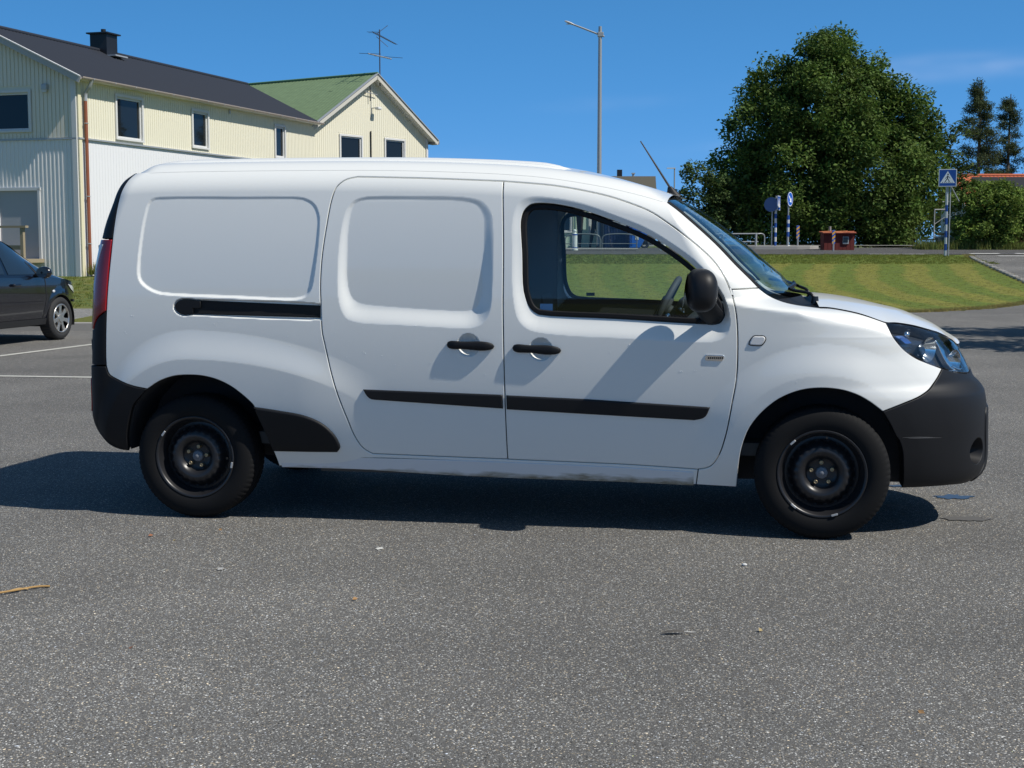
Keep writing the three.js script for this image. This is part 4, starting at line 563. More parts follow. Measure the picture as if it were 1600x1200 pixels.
    part('lamp_lens', sheet(lampShape, { cell: .016, side, dz: .001, gap: .0025, edge: .004, flange: .004, F: base }), lensGlass, hl);
    const bowl = (s, y, r, d) => { const f = frame(base, s, y), fw = new THREE.Vector3(.80, -.06, .60 * 1).normalize(); const g = new THREE.LatheGeometry([...Array(10)].map((_, i) => new THREE.Vector2(.006 + (r - .006) * (i / 9), d * (i / 9) ** 2)), 28); g.applyQuaternion(new THREE.Quaternion().setFromUnitVectors(new THREE.Vector3(0, 1, 0), fw)); g.translate(f.p[0] - f.n[0] * .062, f.p[1] - f.n[1] * .062, f.p[2] - f.n[2] * .062); if (side < 0) g.scale(1, 1, -1); return g; };
    part('reflector', bowl(3.70, .90, .060, .05), chrome, hl); part('reflector', bowl(3.98, .842, .062, .05), chrome, hl);
    const strip = (a, w, d, m, nm) => part(nm, sheet(outline(curve(a.concat(rev(a).map(p => [p[0] + w, p[1] + .006])), 4, true)), { cell: .012, side, dz: d, gap: 0, edge: .005, drop: .006, flange: .02, F: base }), m, hl);
    strip([[3.80, .935], [3.825, .90], [3.85, .86], [3.885, .815], [3.94, .785]], .045, -.022, chrome, 'chrome_bezel');
    strip([[3.92, .80], [3.99, .785], [4.06, .778]], .03, -.018, chrome, 'chrome_strip');
    strip([[3.47, .965], [3.50, .95], [3.54, .915]], .05, -.026, std(rgb(.20, .32, .62), .15, { metalness: .8 }), 'blue_reflector');
    part('turn_bulb', new THREE.SphereGeometry(.017, 16, 12).translate(...(() => { const p = base(3.545, .965); return [p[0] - .01, p[1] - .01, (p[2] - .035) * side]; })()), chrome, hl);
    screenParts.push(sheet(glassPane, { cell: .015, side, dz: -.003, gap: -.001, edge: .002, flange: .004, F: base }));
    // black border of the windscreen
    part('windscreen_seal', sheet(outline(curve(glassEdge.map(p => [p[0] + .002, p[1]])), curve(rev(glassEdge).map(p => [p[0] + .014, p[1] + .002]))), { cell: .02, side, dz: -.001, gap: 0, edge: .002, flange: .005, F: base }), rubber, van);
    // wheel housings
    for (const [arc, cx] of [[[...rearArch, ...archBelow.slice(1)], 0], [[...frontArch, ...bumperArch.slice(1)], 3.081]]) {
      const full = curve(cx ? arc : [[-.372, .33], [-.368, .401], [-.349, .475], [-.311, .568], [-.279, .605], ...arc], 3);
      part('wheel_housing', grid((u, v) => { const p = full[Math.round(u * (full.length - 1))], b = base(p[0], p[1]); return [p[0] > 2.6 && p[0] > 3.3 ? b[0] : p[0], p[1] + .004, mix(b[2] - .004, .54, v) * side]; }, full.length - 1, 3), liner, van);
      part('housing_wall', (() => { const sh = new THREE.Shape(full.map(p => new THREE.Vector2(p[0], p[1] + .004))); return new THREE.ShapeGeometry(sh).translate(0, 0, .54 * side); })(), liner, van);
    }
    // wing mirror
    const mg = new THREE.Group(); mg.name = 'wing_mirror'; van.add(mg);
    part('mirror_housing', grid((u, v) => { const a = u * Math.PI * 2, b = (v - .5) * Math.PI, sq = (q, e) => Math.sign(q) * Math.abs(q) ** e; const cx = sq(Math.cos(b), .75) * sq(Math.cos(a), .8), cz = sq(Math.cos(b), .75) * sq(Math.sin(a), .8), cy = sq(Math.sin(b), .8); const x = cx > 0 ? cx * .082 : cx * .062; return [2.512 + x + cz * .012, 1.168 + cy * .098 - cz * .006, (1.035 + cz * .112) * side]; }, 36, 24, side > 0), greyPlastic, mg);
    part('mirror_glass', grid((u, v) => { const a = u * Math.PI * 2; return [2.512 - .064 + .012 * Math.sin(a) * v, 1.168 + .078 * v * Math.sign(Math.sin(a)) * Math.abs(Math.sin(a)) ** .7, (1.035 + .09 * v * Math.sign(Math.cos(a)) * Math.abs(Math.cos(a)) ** .7) * side]; }, 30, 3), chrome, mg);
    part('mirror_foot', grid((u, v) => { const a = v * Math.PI * 2, c = [mix(2.578, 2.535, u), mix(1.035, 1.10, u ** 1.3), mix(.862, .985, u)], rx = mix(.052, .05, u), ry = mix(.036, .03, u); return [c[0] + Math.cos(a) * rx, c[1] + Math.sin(a) * ry + Math.cos(a) * .01, c[2] * side]; }, 10, 18, side < 0), plastic, mg);
    part('mirror_sail', sheet(outline(curve([[2.50, 1.012], [2.53, 1.05], [2.548, 1.105], [2.545, 1.17], [2.556, 1.19], [2.606, 1.118], [2.619, 1.053], [2.595, 1.014], [2.55, 1.009]], 4, true)), { cell: .012, side, dz: -.006, gap: 0, edge: .01, drop: .01, flange: .02, F: base }), plastic, fd);
    part('cantrail_lining', sheet(outline(curve([[1.56, 1.60], [1.72, 1.598], [1.86, 1.590], [2.09, 1.525], [2.25, 1.455], [2.36, 1.385]]), curve([[2.42, 1.46], [2.34, 1.55], [2.2, 1.60], [2.0, 1.66], [1.8, 1.70], [1.56, 1.72]])), { cell: .04, side, dz: -.05, gap: 0, edge: .004, flange: 0, F: base }), cabin, van);
    // dark door lining and inner skin
    part('door_lining', sheet(outline([[1.62, .42], [2.60, .40], [2.66, .8], [2.63, 1.02], [1.66, 1.06], [1.60, 1.0]]), { cell: .05, side, dz: -.075, gap: 0, edge: .01, flange: .0, F: base }), cabin, van);
  }
  // ---- roof
  {
    const qs = [.665, .7, .76, .82, .87, .91, .945, .97, .985, 1], NX = 110, NZ = 12, rows = qs.length + NZ, pos = [], idx = [], uv = [];
    const pt = (u, r) => {
      const f = r < qs.length ? 1 : 1 - (r - qs.length + 1) / NZ; const xs = mix(-.33 - .025 * (1 - f * f), 2.347 + .045 * (1 - f * f), u), x0 = mix(-.33, 2.347, u), T = TT(r < qs.length ? x0 : xs) - .028 * (1 - smooth(-.345, -.22, x0));
      if (r < qs.length) { const q = qs[r], y = Math.min(T - RYR * (1 - q), 9); const z = base(x0, Math.min(y, 1.742), false)[2] - RZR * (1 - Math.sqrt(1 - q * q)); return [x0, y, z + .0016 * (1 - smooth(.7, .85, q))]; }
      const z0 = base(x0, Math.min(T, 1.742), false)[2] - RZR; return [xs, T + (.004 + .030 * smooth(0, .25, 1 - u)) * (1 - f * f), z0 * f];
    };
    for (const side of [1, -1]) { const b0 = pos.length / 3; for (let r = 0; r < rows; r++) for (let i = 0; i <= NX; i++) { const p = pt(i / NX, r); pos.push(p[0], p[1], p[2] * side); uv.push(p[0], p[2] * side); }
      for (let r = 0; r < rows - 1; r++) for (let i = 0; i < NX; i++) { const a = b0 + r * (NX + 1) + i, b = a + 1, c = a + NX + 1, d = c + 1; side > 0 ? idx.push(a, b, d, a, d, c) : idx.push(a, d, b, a, c, d); } }
    const roof = part('roof', build(pos, null, uv, idx), paint, van);
    for (const side of [1, -1]) for (const [z, x0, x1, h] of [[.595, -.27, 1.86, .010], [.50, -.2, 1.86, .012], [.30, -.2, 1.8, .012]])
      part('roof_rib', grid((u, v) => { const x = mix(x0, x1, u), e = Math.min(1, Math.min(u, 1 - u) * 18) ** .6, z0 = base(x, Math.min(TT(x), 1.742), false)[2] - RZR, zz = z + (v - .5) * .055 * e, f = Math.min(1, zz / z0), yb = zz <= z0 ? TT(x) + .034 * (1 - f * f) : TT(x) - RYR * (1 - Math.sqrt(Math.max(0, 1 - ((zz - z0) / RZR) ** 2))); return [x, yb - .003 + (h + .003) * e * Math.sin(v * Math.PI) ** .6, zz * side]; }, 60, 8, side > 0), paint, roof);
    for (const [x, z] of [[-.13, .555], [.86, .57], [1.52, .575]]) part('roof_plug', new THREE.SphereGeometry(.014, 12, 6).scale(1.4, .35, 1).translate(x, TT(x) + .006, z), trimBlack, roof);
  }
  // ---- bonnet, scuttle, windscreen, wipers
  {
    const side3 = curve([...bonnetSide, [3.459, 1.0125], [3.565, .9995], [3.692, .9765], [3.813, .9545], [3.977, .914], [4.08, .888], [4.2, .886], [sMax(.893), .893]], 6).map(p => base(p[0], p[1]));
    const YC = table([[3.0, 1.128], [3.134, 1.116], [3.258, 1.097], [3.39, 1.067], [3.488, 1.044], [3.565, 1.015], [3.642, .981], [3.709, .938], [3.745, .917], [3.785, .893]]);
    const n = side3.length - 1, x0 = side3[0][0], x1 = side3[n][0];
    const pt = (u, v) => { const k = u * n, i = Math.min(n - 1, Math.floor(k)), t = k - i, e = [0, 1, 2].map(c => mix(side3[i][c], side3[i + 1][c], t)), tau = (e[0] - x0) / (x1 - x0), xc = mix(3.03, 3.778, tau), w = 1 - Math.abs(v), m = 1 - (1 - w) ** 2; return [mix(e[0], xc, w), mix(e[1], YC(xc), m) + .0015, e[2] * v]; };
    const bonnet = part('bonnet', grid((u, v) => pt(u, 1 - 2 * v), n, 48), paint, van);
    part('scuttle', grid((u, v) => { const z = 1 - 2 * u, a = pt(0, z), yb = 1.128, s = mix(2.872, sMax(yb), 1 - Math.abs(z)), b = base(s, yb); return [mix(a[0] + .01, b[0] - .01, v), mix(a[1] - .012, b[1] - .012, v) - .02 * Math.sin(v * Math.PI), mix(a[2], b[2] * Math.sign(z || 1), v)]; }, 40, 6, true), plastic, van);
    part('windscreen', merge(screenParts), screenGlass, van);
    part('grille', merge(grilleParts), trimBlack, van);
    for (const [z0, z1] of [[.52, -.10], [-.10, -.68]]) { const w = new THREE.Group(); w.name = 'wiper'; van.add(w);
      const yb = 1.138, on = (z, y) => { const s = sMax(y), p = base(s, y); let lo = 2.4, hi = s; for (let i = 0; i < 30; i++) { const m = (lo + hi) / 2; base(m, y)[2] > Math.abs(z) ? lo = m : hi = m; } const q = base(lo, y); return [q[0] + .022, y + .012, z]; };
      part('wiper_arm', tube([[3.045, 1.105, z0], [3.03, 1.135, z0 - .01], on(z0 - .06, 1.142), on(mix(z0, z1, .55), 1.165)], .008, 20, 6), trimBlack, w);
      part('wiper_blade', tube([on(z0 - .04, 1.148), on(mix(z0, z1, .5), 1.160), on(z1, 1.168)], .007, 20, 6), rubber, w);
      part('wiper_pivot', new THREE.CylinderGeometry(.016, .02, .035, 14).translate(3.045, 1.108, z0), trimBlack, w); }
  }
  // ---- rear doors and bumper beam across the back
  {
    const backZ = y => base(sTail(y) - .058, y)[2];
    for (const side of [1, -1]) part('rear_door', grid((u, v) => { const y = mix(.50, 1.735, v), z = mix(.004, Math.max(.2, backZ(y)), u); return [XR(y) - .02 * (1 - (z / .8) ** 2), y, z * side]; }, 10, 24, side > 0), paint, van);
    part('rear_bumper', grid((u, v) => { const y = mix(.335, .52, v), z = mix(-1, 1, u) * backZ(y); return [XR(y) - .03, y, z]; }, 20, 6), plastic, van);
    part('top_strip', grid((u, v) => { const z = mix(-.60, .60, u), c = 1 - (z / .6) ** 2; return [mix(XR(1.735) - .02 * c, -.332 - .025 * c, v), mix(1.72, 1.751 + .034 * c, v), z]; }, 16, 3), paint, van);
  }
  // ---- floor pan, battery box and cabin
  part('floor_pan', merge([box(3.3, .06, 1.44, 1.55, .40, 0), box(1.9, .16, 1.35, 1.55, .31, 0), box(.9, .5, 1.04, 3.15, .62, 0), box(.9, .3, 1.0, 0, .55, 0)]), undercoat, van);
  for (const x of [0, 3.081]) part('axle', bar([x, .31, -.66], [x, .31, .66], .035), undercoat, van);
  part('bulkhead', box(.03, 1.30, 1.62, 1.585, 1.05, 0), cabin, van);
  part('headliner', grid((u, v) => { const x = mix(1.5, 2.33, u), z = mix(-.66, .66, v); return [x, TT(x) - .035, z]; }, 10, 6), headlining, van);
  {
    const dash = part('dashboard', grid((u, v) => { const a = v * Math.PI, z = mix(-.78, .78, u); return [2.62 - Math.cos(a) * .30, .62 + Math.sin(a) ** .5 * .43 + .02 * Math.sin(a) * Math.cos(z * 2), z]; }, 24, 18), cabin, van);
    part('instrument_hood', new THREE.SphereGeometry(.14, 20, 12, 0, Math.PI * 2, 0, Math.PI / 2).scale(.8, .55, 1.2).translate(2.44, 1.03, -.37), cabinGrey, dash);
    for (const z of [.62, -.62]) part('air_vent', new THREE.TorusGeometry(.035, .008, 8, 20).rotateY(Math.PI / 2 - .2).translate(2.345, 1.0, z), chrome, dash);
    const sw = new THREE.Group(); sw.name = 'steering_wheel'; sw.position.set(2.255, 1.02, -.37); sw.rotation.z = -.48; van.add(sw);
    part('rim', new THREE.TorusGeometry(.185, .018, 12, 40).rotateY(Math.PI / 2), cabinGrey, sw);
    part('hub', merge([new THREE.CylinderGeometry(.065, .075, .06, 20).rotateZ(Math.PI / 2), box(.025, .035, .34), box(.025, .17, .035, 0, -.09, 0)]), cabin, sw);
    part('column', bar([.02, 0, 0], [.35, -.02, 0], .04), cabin, sw);
    for (const z of [.37, -.37]) { const s = new THREE.Group(); s.name = 'seat'; s.position.set(1.86, .44, z); van.add(s);
      part('cushion', box(.5, .22, .5, 0, .12, 0, .06), cabin, s); part('backrest', box(.16, .62, .48, -.24, .42, 0, .06).rotateZ(.14), cabin, s); part('headrest', box(.09, .16, .26, -.262, .78, 0, .035).rotateZ(.14), cabin, s); }
    part('window_sticker', (() => { const a = base(1.755, 1.062), g = box(.06, .034, .001); g.translate(a[0] + .03, 1.078, a[2] - .040); return g; })(), std(rgb(.05, .17, .42), .5), van);
    part('window_sticker', (() => { const g = box(.05, .02, .001); g.translate(1.79, 1.08, -.868); return g; })(), dark, van);
    part('interior_mirror', box(.03, .06, .2, 2.37, 1.50, 0, .012), cabin, van);
  }
  // ---- aerial on the roof
  { const a = new THREE.Group(); a.name = 'aerial'; van.add(a);
    part('aerial_base', (() => { const g = new THREE.CylinderGeometry(.009, .036, .06, 16); g.rotateZ(.32); g.scale(1.2, 1, .8); g.translate(2.318, 1.648, 0); return g; })(), greyPlastic, a);
    part('aerial_mast', bar([2.313, 1.665, 0], [2.152, 1.915, 0], .0065, 8, .0032), trimBlack, a); }
  // ---- wheels
  const tyreMat = phy(rgb(.008, .008, .0085), .8, { specularIntensity: .45 }), steel = std(rgb(.016, .016, .018), .36), nutMat = std(rgb(.42, .33, .20), .4, { metalness: .8 }), capMat = std(rgb(.16, .17, .19), .45), leadMat = std(rgb(.55, .55, .54), .45, { metalness: .6 });
  const spin = (prof, n, mod) => grid((u, v) => { const k = v * (prof.length - 1), i = Math.min(prof.length - 2, Math.floor(k)), t = k - i, a = u * Math.PI * 2; let z = mix(prof[i][0], prof[i + 1][0], t), r = mix(prof[i][1], prof[i + 1][1], t); if (mod) [z, r] = mod(z, r, a, k); return [Math.cos(a) * r, Math.sin(a) * r, z]; }, n, prof.length - 1);
  const tread = [[-.014, .200], [-.006, .212], [-.001, .232], [0, .252], [-.003, .274], [-.010, .291], [-.018, .301], [-.026, .3075], [-.034, .311], [-.050, .3125], [-.052, .305], [-.060, .305], [-.062, .313], [-.095, .3135], [-.097, .305], [-.105, .305], [-.107, .3135], [-.138, .313], [-.140, .305], [-.148, .305], [-.150, .3125], [-.166, .311], [-.178, .306], [-.188, .295], [-.195, .26], [-.19, .22], [-.18, .20]];
  const tyreG = spin(tread, 288, (z, r, a, k) => { const sh = (k >= 6 && k <= 9) || (k >= 20 && k <= 23); if (sh && (Math.round(a / (Math.PI * 2) * 288) % 4) === 0) r -= .0035; if (r > .25 && k < 5) r += 0; return [z, r]; });
  const barrel = spin([[-.19, .192], [-.10, .178], [-.075, .170], [-.055, .178], [-.03, .187], [-.014, .191], [-.007, .196], [-.004, .203], [-.007, .2075], [-.013, .206]], 96);
  const discG = spin([[-.075, .171], [-.074, .160], [-.069, .150], [-.052, .140], [-.034, .132], [-.022, .122], [-.017, .108], [-.019, .094], [-.028, .082], [-.042, .074], [-.053, .068], [-.056, .055], [-.056, .03], [-.055, .001]], 144, (z, r, a, k) => [z, r + (k > 2 && k < 6 ? .002 * Math.cos(a * 22) : 0)]);
  const wheel = new THREE.Group(); wheel.name = 'wheel';
  part('tyre', tyreG, tyreMat, wheel); 
  const rim = part('steel_rim', merge([barrel, discG]), steel, wheel);
  for (let i = 0; i < 20; i++) { const a = (i + .5) / 20 * Math.PI * 2; part('vent_hole', new THREE.CircleGeometry(.008, 12).translate(Math.cos(a) * .152, Math.sin(a) * .152, -.0665), dark, rim); }
  part('hub_cap', new THREE.LatheGeometry([[0, .018], [.009, .018], [.011, .012], [.024, .010], [.027, .004], [.029, -.004]].map(p => new THREE.Vector2(p[0], p[1])), 24).rotateX(Math.PI / 2).translate(0, 0, -.05), capMat, wheel);
  for (let i = 0; i < 5; i++) { const a = .38 + i / 5 * Math.PI * 2; part('wheel_bolt', merge([new THREE.CylinderGeometry(.0095, .0105, .02, 6).rotateX(Math.PI / 2), new THREE.TorusGeometry(.007, .003, 6, 10).translate(0, 0, .010)]).translate(Math.cos(a) * .050, Math.sin(a) * .050, -.047), nutMat, wheel); }
  part('valve', bar([.085, -.14, -.03], [.088, -.148, .0], .005), rubber, wheel);
  const weight = box(.03, .010, .006, 0, .199, -.002, .002);
  [[0, 1, 1.02], [3.081, 1, 2.5], [0, -1, 0], [3.081, -1, 1]].forEach(([x, side, turn], i) => {
    const w = i ? wheel.clone() : wheel; van.add(w); w.position.set(x, .3125, .868 * side); w.rotation.set(0, side < 0 ? Math.PI : 0, 0);
    w.children.forEach(c => { if (c.name !== 'tyre') c.rotation.z = turn; });
    if (side > 0) for (const a of (x ? [2.45] : [.95, -1.75])) part('balance_weight', weight.clone().rotateZ(a), leadMat, w);
  });
  // ---- drops of water standing on the paint
  { const R = rng(77), g = new THREE.SphereGeometry(1, 8, 5), spots = [];
    const zones = [[.75, 1.55, .72, 1.0, 40], [1.62, 2.6, .70, .92, 34], [1.35, 1.53, 1.05, 1.55, 14], [2.7, 3.05, .62, .86, 16], [-.40, -.18, .9, 1.45, 10], [.5, .68, .7, 1.0, 8], [.9, 1.4, 1.0, 1.06, 6], [.0, .5, .75, 1.0, 8]];
    for (const [a, b, c, d, n] of zones) for (let i = 0; i < n; i++) { const s = mix(a, b, R()), y = mix(c, d, R()); if (Math.hypot(s - 3.081, y - .309) < .45 || Math.hypot(s, y - .309) < .46) continue; if (R() < .45) continue; spots.push([s, y, .0009 + R() * R() * .0014]); if (R() < .15) spots.push([s + (R() - .5) * .03, y + (R() - .5) * .02, .001 + R() * .001]); }
    const im = new THREE.InstancedMesh(g, phy(rgb(.9, .91, .92), .12, { clearcoat: 1, clearcoatRoughness: .02 }), spots.length), o = new THREE.Object3D();
    spots.forEach(([s, y, r], i) => { const p = onSkin(s, y, r * .3, 1); o.position.set(...p); o.scale.set(r, r * 1.15, r * .7); o.updateMatrix(); im.setMatrixAt(i, o.matrix); });
    im.name = 'water_drops'; im.userData.kind = 'stuff'; shade(im); van.add(im); }
}
// ------------------------------------------------------------------ dark hatchback parked on the left (local x forward, z to its right side)
{
  const car = thing('parked_car', 'dark blue hatchback with silver alloy wheels parked by the kerb', 'car', [-7.36, 0, -20.6], Math.atan2(.972, .233));
  // origin at the front axle; stations of half sections, rear to front
  const body = phy(rgb(.003, .004, .009), .22, { clearcoat: 1, clearcoatRoughness: .03 }), tint = phy(rgb(.012, .018, .024), .03, { clearcoat: 1, clearcoatRoughness: 0 }), blk = std(rgb(.014, .014, .015), .7), alloy = std(rgb(.62, .60, .57), .28, { metalness: .9 }), tyreM = std(rgb(.022, .022, .023), .8), lamp = phy(rgb(.62, .64, .66), .1, { clearcoat: 1 });
  const key = [ // x, half width, belt y, roof y, roof half width, sill y
    [-3.42, .60, .92, .96, .50, .42], [-3.36, .74, .97, 1.02, .60, .36], [-3.15, .83, .98, 1.28, .55, .30], [-2.85, .86, .97, 1.43, .56, .26], [-2.3, .87, .95, 1.50, .58, .24], [-1.6, .875, .93, 1.52, .59, .24], [-1.15, .875, .92, 1.49, .58, .24], [-.85, .875, .915, 1.41, .56, .24], [-.5, .872, .91, 1.24, .56, .24], [-.15, .868, .90, 1.07, .60, .25], [.02, .865, .89, .99, .66, .25], [.25, .845, .865, .93, .62, .26], [.5, .78, .81, .86, .52, .24], [.65, .66, .74, .78, .42, .23], [.74, .50, .66, .70, .3, .24], [.78, .30, .58, .60, .2, .27]];
  const at = (x, c) => { let i = 0; while (i < key.length - 2 && key[i + 1][0] < x) i++; const a = key[i], b = key[i + 1], t = clamp((x - a[0]) / (b[0] - a[0])); const s = t; return mix(a[c], b[c], s); };
  const smoothAt = (x, c) => (at(x - .10, c) + 2 * at(x, c) + at(x + .10, c)) / 4;
  const sec = (x, v) => { // v 0 sill .. .55 belt .. 1 roof centre
    const w = smoothAt(x, 1), be = smoothAt(x, 2), ro = smoothAt(x, 3), rw = smoothAt(x, 4), si = smoothAt(x, 5);
    if (v < .55) { const t = v / .55, y = mix(si, be, t); let z = w * (1 - .085 * (1 - t) ** 2.2 - .02 * t ** 4); const dx = x, arch = Math.hypot(dx, y - .31), ar2 = Math.hypot(dx + 2.61, y - .31); z += .012 * (1 - smooth(.36, .46, Math.min(arch, ar2))); return [x, y, z]; }
    if (v < .88) { const t = (v - .55) / .33, k = Math.sin(t * Math.PI / 2); return [x, mix(be, ro - .03, t), mix(w * .98, rw, t * .78 + .22 * t * t)]; }
    const t = (v - .88) / .12; return [x, ro - .03 * (1 - t) ** 2, rw * (1 - t)];
  };
  // body side cut round the wheel arches
  const hole = c => { const o = []; for (let i = 0; i < 28; i++) { const a = i / 28 * 6.283; o.push([c + Math.cos(a) * .335, .31 + Math.sin(a) * .335]); } return o; };
  for (const side of [1, -1]) {
    const lower = (() => { const top = [], bot = []; for (let i = 0; i <= 60; i++) { const x = mix(-3.42, .78, i / 60); top.unshift([x, smoothAt(x, 2)]); bot.push([x, smoothAt(x, 5)]); } let p = outline([...bot, ...top]); const arcs = c => { const q = []; for (let i = 0; i <= 20; i++) { const a = Math.PI - i / 20 * Math.PI; q.push([c + Math.cos(a) * .345, .29 + Math.sin(a) * .365]); } return q; };
      const ins = []; const bl = bot.filter(b => !((Math.abs(b[0]) < .345) || Math.abs(b[0] + 2.61) < .345)); const lst = []; let d1 = false, d0 = false; for (const b of bl) { if (!d1 && b[0] > -2.61) { lst.push([-2.955, .25], ...arcs(-2.61), [-2.265, .25]); d1 = true; } if (!d0 && b[0] > 0) { lst.push([-.345, .25], ...arcs(0), [.345, .25]); d0 = true; } lst.push(b); } return outline([...lst, ...top]); })();
    const c = cells(resample(lower, .04), [], .03), pos = []; for (const [x, y] of c.pts) { const si = smoothAt(x, 5), be = smoothAt(x, 2), v = clamp((y - si) / (be - si)) * .55, q = sec(x, v); pos.push(x, y, q[2] * side); }
    const idx = c.idx.slice(); if (side < 0) for (let i = 0; i < idx.length; i += 3) { const t = idx[i]; idx[i] = idx[i + 1]; idx[i + 1] = t; }
    const s = part('body_side', build(pos, null, null, idx), body, car);
    const on = (x, y, d = 0) => { const si = smoothAt(x, 5), be = smoothAt(x, 2), ro = smoothAt(x, 3); let v = y < be ? (y - si) / (be - si) * .55 : .55 + (y - be) / (ro - .03 - be) * .33; const q = sec(x, v); return [q[0], q[1], (q[2] + d) * side]; };
    const plate = (pts, d, n = 10) => { const cc = cells(resample(outline(pts), .03), [], .04), p = []; for (const [x, y] of cc.pts) p.push(...on(x, y, d)); return build(p, null, null, cc.idx.slice()); };
    part('cabin_side', grid((u, v) => { const q = sec(mix(-3.42, .0, u), mix(.55, .885, v)); return [q[0], q[1], q[2] * side]; }, 60, 8, side > 0), body, car);
    part('side_window', plate(curve([[-.58, .955], [-.67, 1.12], [-.80, 1.27], [-.93, 1.37], [-1.1, 1.43], [-1.28, 1.445], [-1.28, .965]], 4), .006), tint, car);
    part('side_window', plate([[-1.36, .97], [-1.36, 1.46], [-1.9, 1.47], [-2.25, 1.43], [-2.45, .98]], .006), tint, car);
    part('quarter_window', plate(curve([[-.26, .945], [-.38, 1.02], [-.54, 1.13], [-.52, .95]], 3), .006), tint, car);
    part('pillar_trim', plate([[-.52, .945], [-.565, .945], [-.66, 1.14], [-.62, 1.145]], .010), blk, car);
    part('door_seam', plate([[-.44, .32], [-.425, .32], [-.37, .6], [-.40, .90], [-.415, .90], [-.385, .6]], .003), blk, car);
    part('rubbing_strip', plate([[-1.6, .545], [-.46, .535], [-.43, .575], [-1.6, .59]], .012), body, car);
    part('sill_strip', plate([[-2.2, .245], [-.36, .245], [-.36, .33], [-2.2, .33]], .010), blk, car);
    part('door_handle', new THREE.CapsuleGeometry(.02, .14, 4, 10).rotateZ(Math.PI / 2).translate(...on(-1.15, .82, .03)), body, car);
    part('side_indicator', new THREE.SphereGeometry(.035, 14, 8).scale(1, .6, .3).translate(...on(-.02 - .18, .71, .008)), lamp, car);
    part('headlamp', plate(curve([[.22, .80], [.42, .765], [.60, .70], [.66, .655], [.52, .655], [.34, .72]], 4), .010), lamp, car);
    part('bumper_strip', plate([[.38, .54], [.72, .52], [.76, .55], [.40, .575]], .02), blk, car);
    part('wheel_housing', grid((u, v) => { const a = Math.PI * u * 1.15 - .25; return [Math.cos(a) * .345, .29 + Math.sin(a) * .365, mix(.86, .5, v) * side]; }, 20, 2), blk, car); part('wheel_housing', grid((u, v) => { const a = Math.PI * u * 1.15 - .25; return [-2.61 + Math.cos(a) * .345, .29 + Math.sin(a) * .365, mix(.86, .5, v) * side]; }, 20, 2), blk, car);
    const mi = new THREE.Group(); mi.name = 'door_mirror'; car.add(mi); part('mirror_shell', new THREE.SphereGeometry(.1, 20, 14).scale(.7, .85, 1.15).translate(-.62, .985, .985 * side), body, mi); part('mirror_glass', new THREE.CircleGeometry(.075, 20).scale(1.15, 1, 1).rotateY(-Math.PI / 2).translate(-.688, .985, .985 * side), std(rgb(.5, .55, .55), .05, { metalness: 1 }), mi); part('mirror_stalk', bar([-.60, .94, .82 * side], [-.62, .95, .93 * side], .03), blk, mi);
  }
  part('roof_and_bonnet', grid((u, v) => { const x = mix(-3.40, .775, u), t = v * 2 - 1, q = sec(x, .88 + .12 * (1 - Math.abs(t))); return [q[0], q[1] + (x > -.1 ? .02 * (1 - t * t) : 0), q[2] * Math.sign(t || 1)]; }, 90, 16), body, car);
  for (const side of [1, -1]) part('bonnet_side', grid((u, v) => { const x = mix(-.05, .775, u), q = sec(x, mix(.55, .885, v)); return [q[0], q[1], q[2] * side]; }, 30, 6, side > 0), body, car);
  part('windscreen', grid((u, v) => { const x = mix(-.80, -.06, u), t = (v * 2 - 1) * .93, q = sec(x, .88 + .12 * (1 - Math.abs(t))); return [q[0] + .02, q[1] + .014 + .02 * (1 - t * t), q[2] * Math.sign(t || 1)]; }, 20, 14), tint, car);
  part('front_bumper', grid((u, v) => { const a = (u - .5) * Math.PI, y = mix(.22, .60, v); return [.30 + Math.cos(a) * (.50 - .06 * Math.abs(v - .4)), y, Math.sin(a) * .76]; }, 24, 6), body, car);
  part('front_lip', grid((u, v) => { const a = (u - .5) * Math.PI; return [.30 + Math.cos(a) * .535, mix(.19, .25, v), Math.sin(a) * .79]; }, 24, 2), blk, car);
  part('floor_pan', box(3.6, .1, 1.3, -1.3, .27, 0), blk, car);
  const wh = new THREE.Group(); wh.name = 'wheel'; const prof = [[-.02, .20], [0, .235], [.002, .26], [-.012, .295], [-.035, .312], [-.17, .312], [-.195, .29], [-.2, .2]];
  part('tyre', grid((u, v) => { const k = v * 7, i = Math.min(6, Math.floor(k)), t = k - i, a = u * 6.2832, r = mix(prof[i][1], prof[i + 1][1], t) - (Math.round(u * 120) % 3 === 0 && i >= 3 && i < 5 ? .006 : 0); return [Math.cos(a) * r, Math.sin(a) * r, mix(prof[i][0], prof[i + 1][0], t)]; }, 120, 14), tyreM, wh);
  part('rim', new THREE.TorusGeometry(.200, .012, 8, 48).translate(0, 0, -.012), alloy, wh); part('brake', new THREE.CylinderGeometry(.185, .185, .02, 30).rotateX(Math.PI / 2).translate(0, 0, -.09), blk, wh);
  for (let i = 0; i < 7; i++) { const a = i / 7 * 6.2832; const sh = new THREE.Shape([[-.030, .05], [.030, .05], [.019, .12], [.034, .20], [-.034, .20], [-.019, .12]].map(p => new THREE.Vector2(...p))); part('spoke', new THREE.ExtrudeGeometry(sh, { depth: .02, bevelEnabled: true, bevelSize: .006, bevelThickness: .008, bevelSegments: 2 }).translate(0, 0, -.045).rotateZ(a), alloy, wh); }
  part('hub', new THREE.CylinderGeometry(.058, .07, .035, 20).rotateX(Math.PI / 2).translate(0, 0, -.02), alloy, wh);
  [[0, 1], [-2.61, 1], [0, -1], [-2.61, -1]].forEach(([x, s], i) => { const w = i ? wh.clone() : wh; car.add(w); w.position.set(x, .312, .862 * s); w.rotation.set(0, s < 0 ? Math.PI : 0, .2 * i); });
}

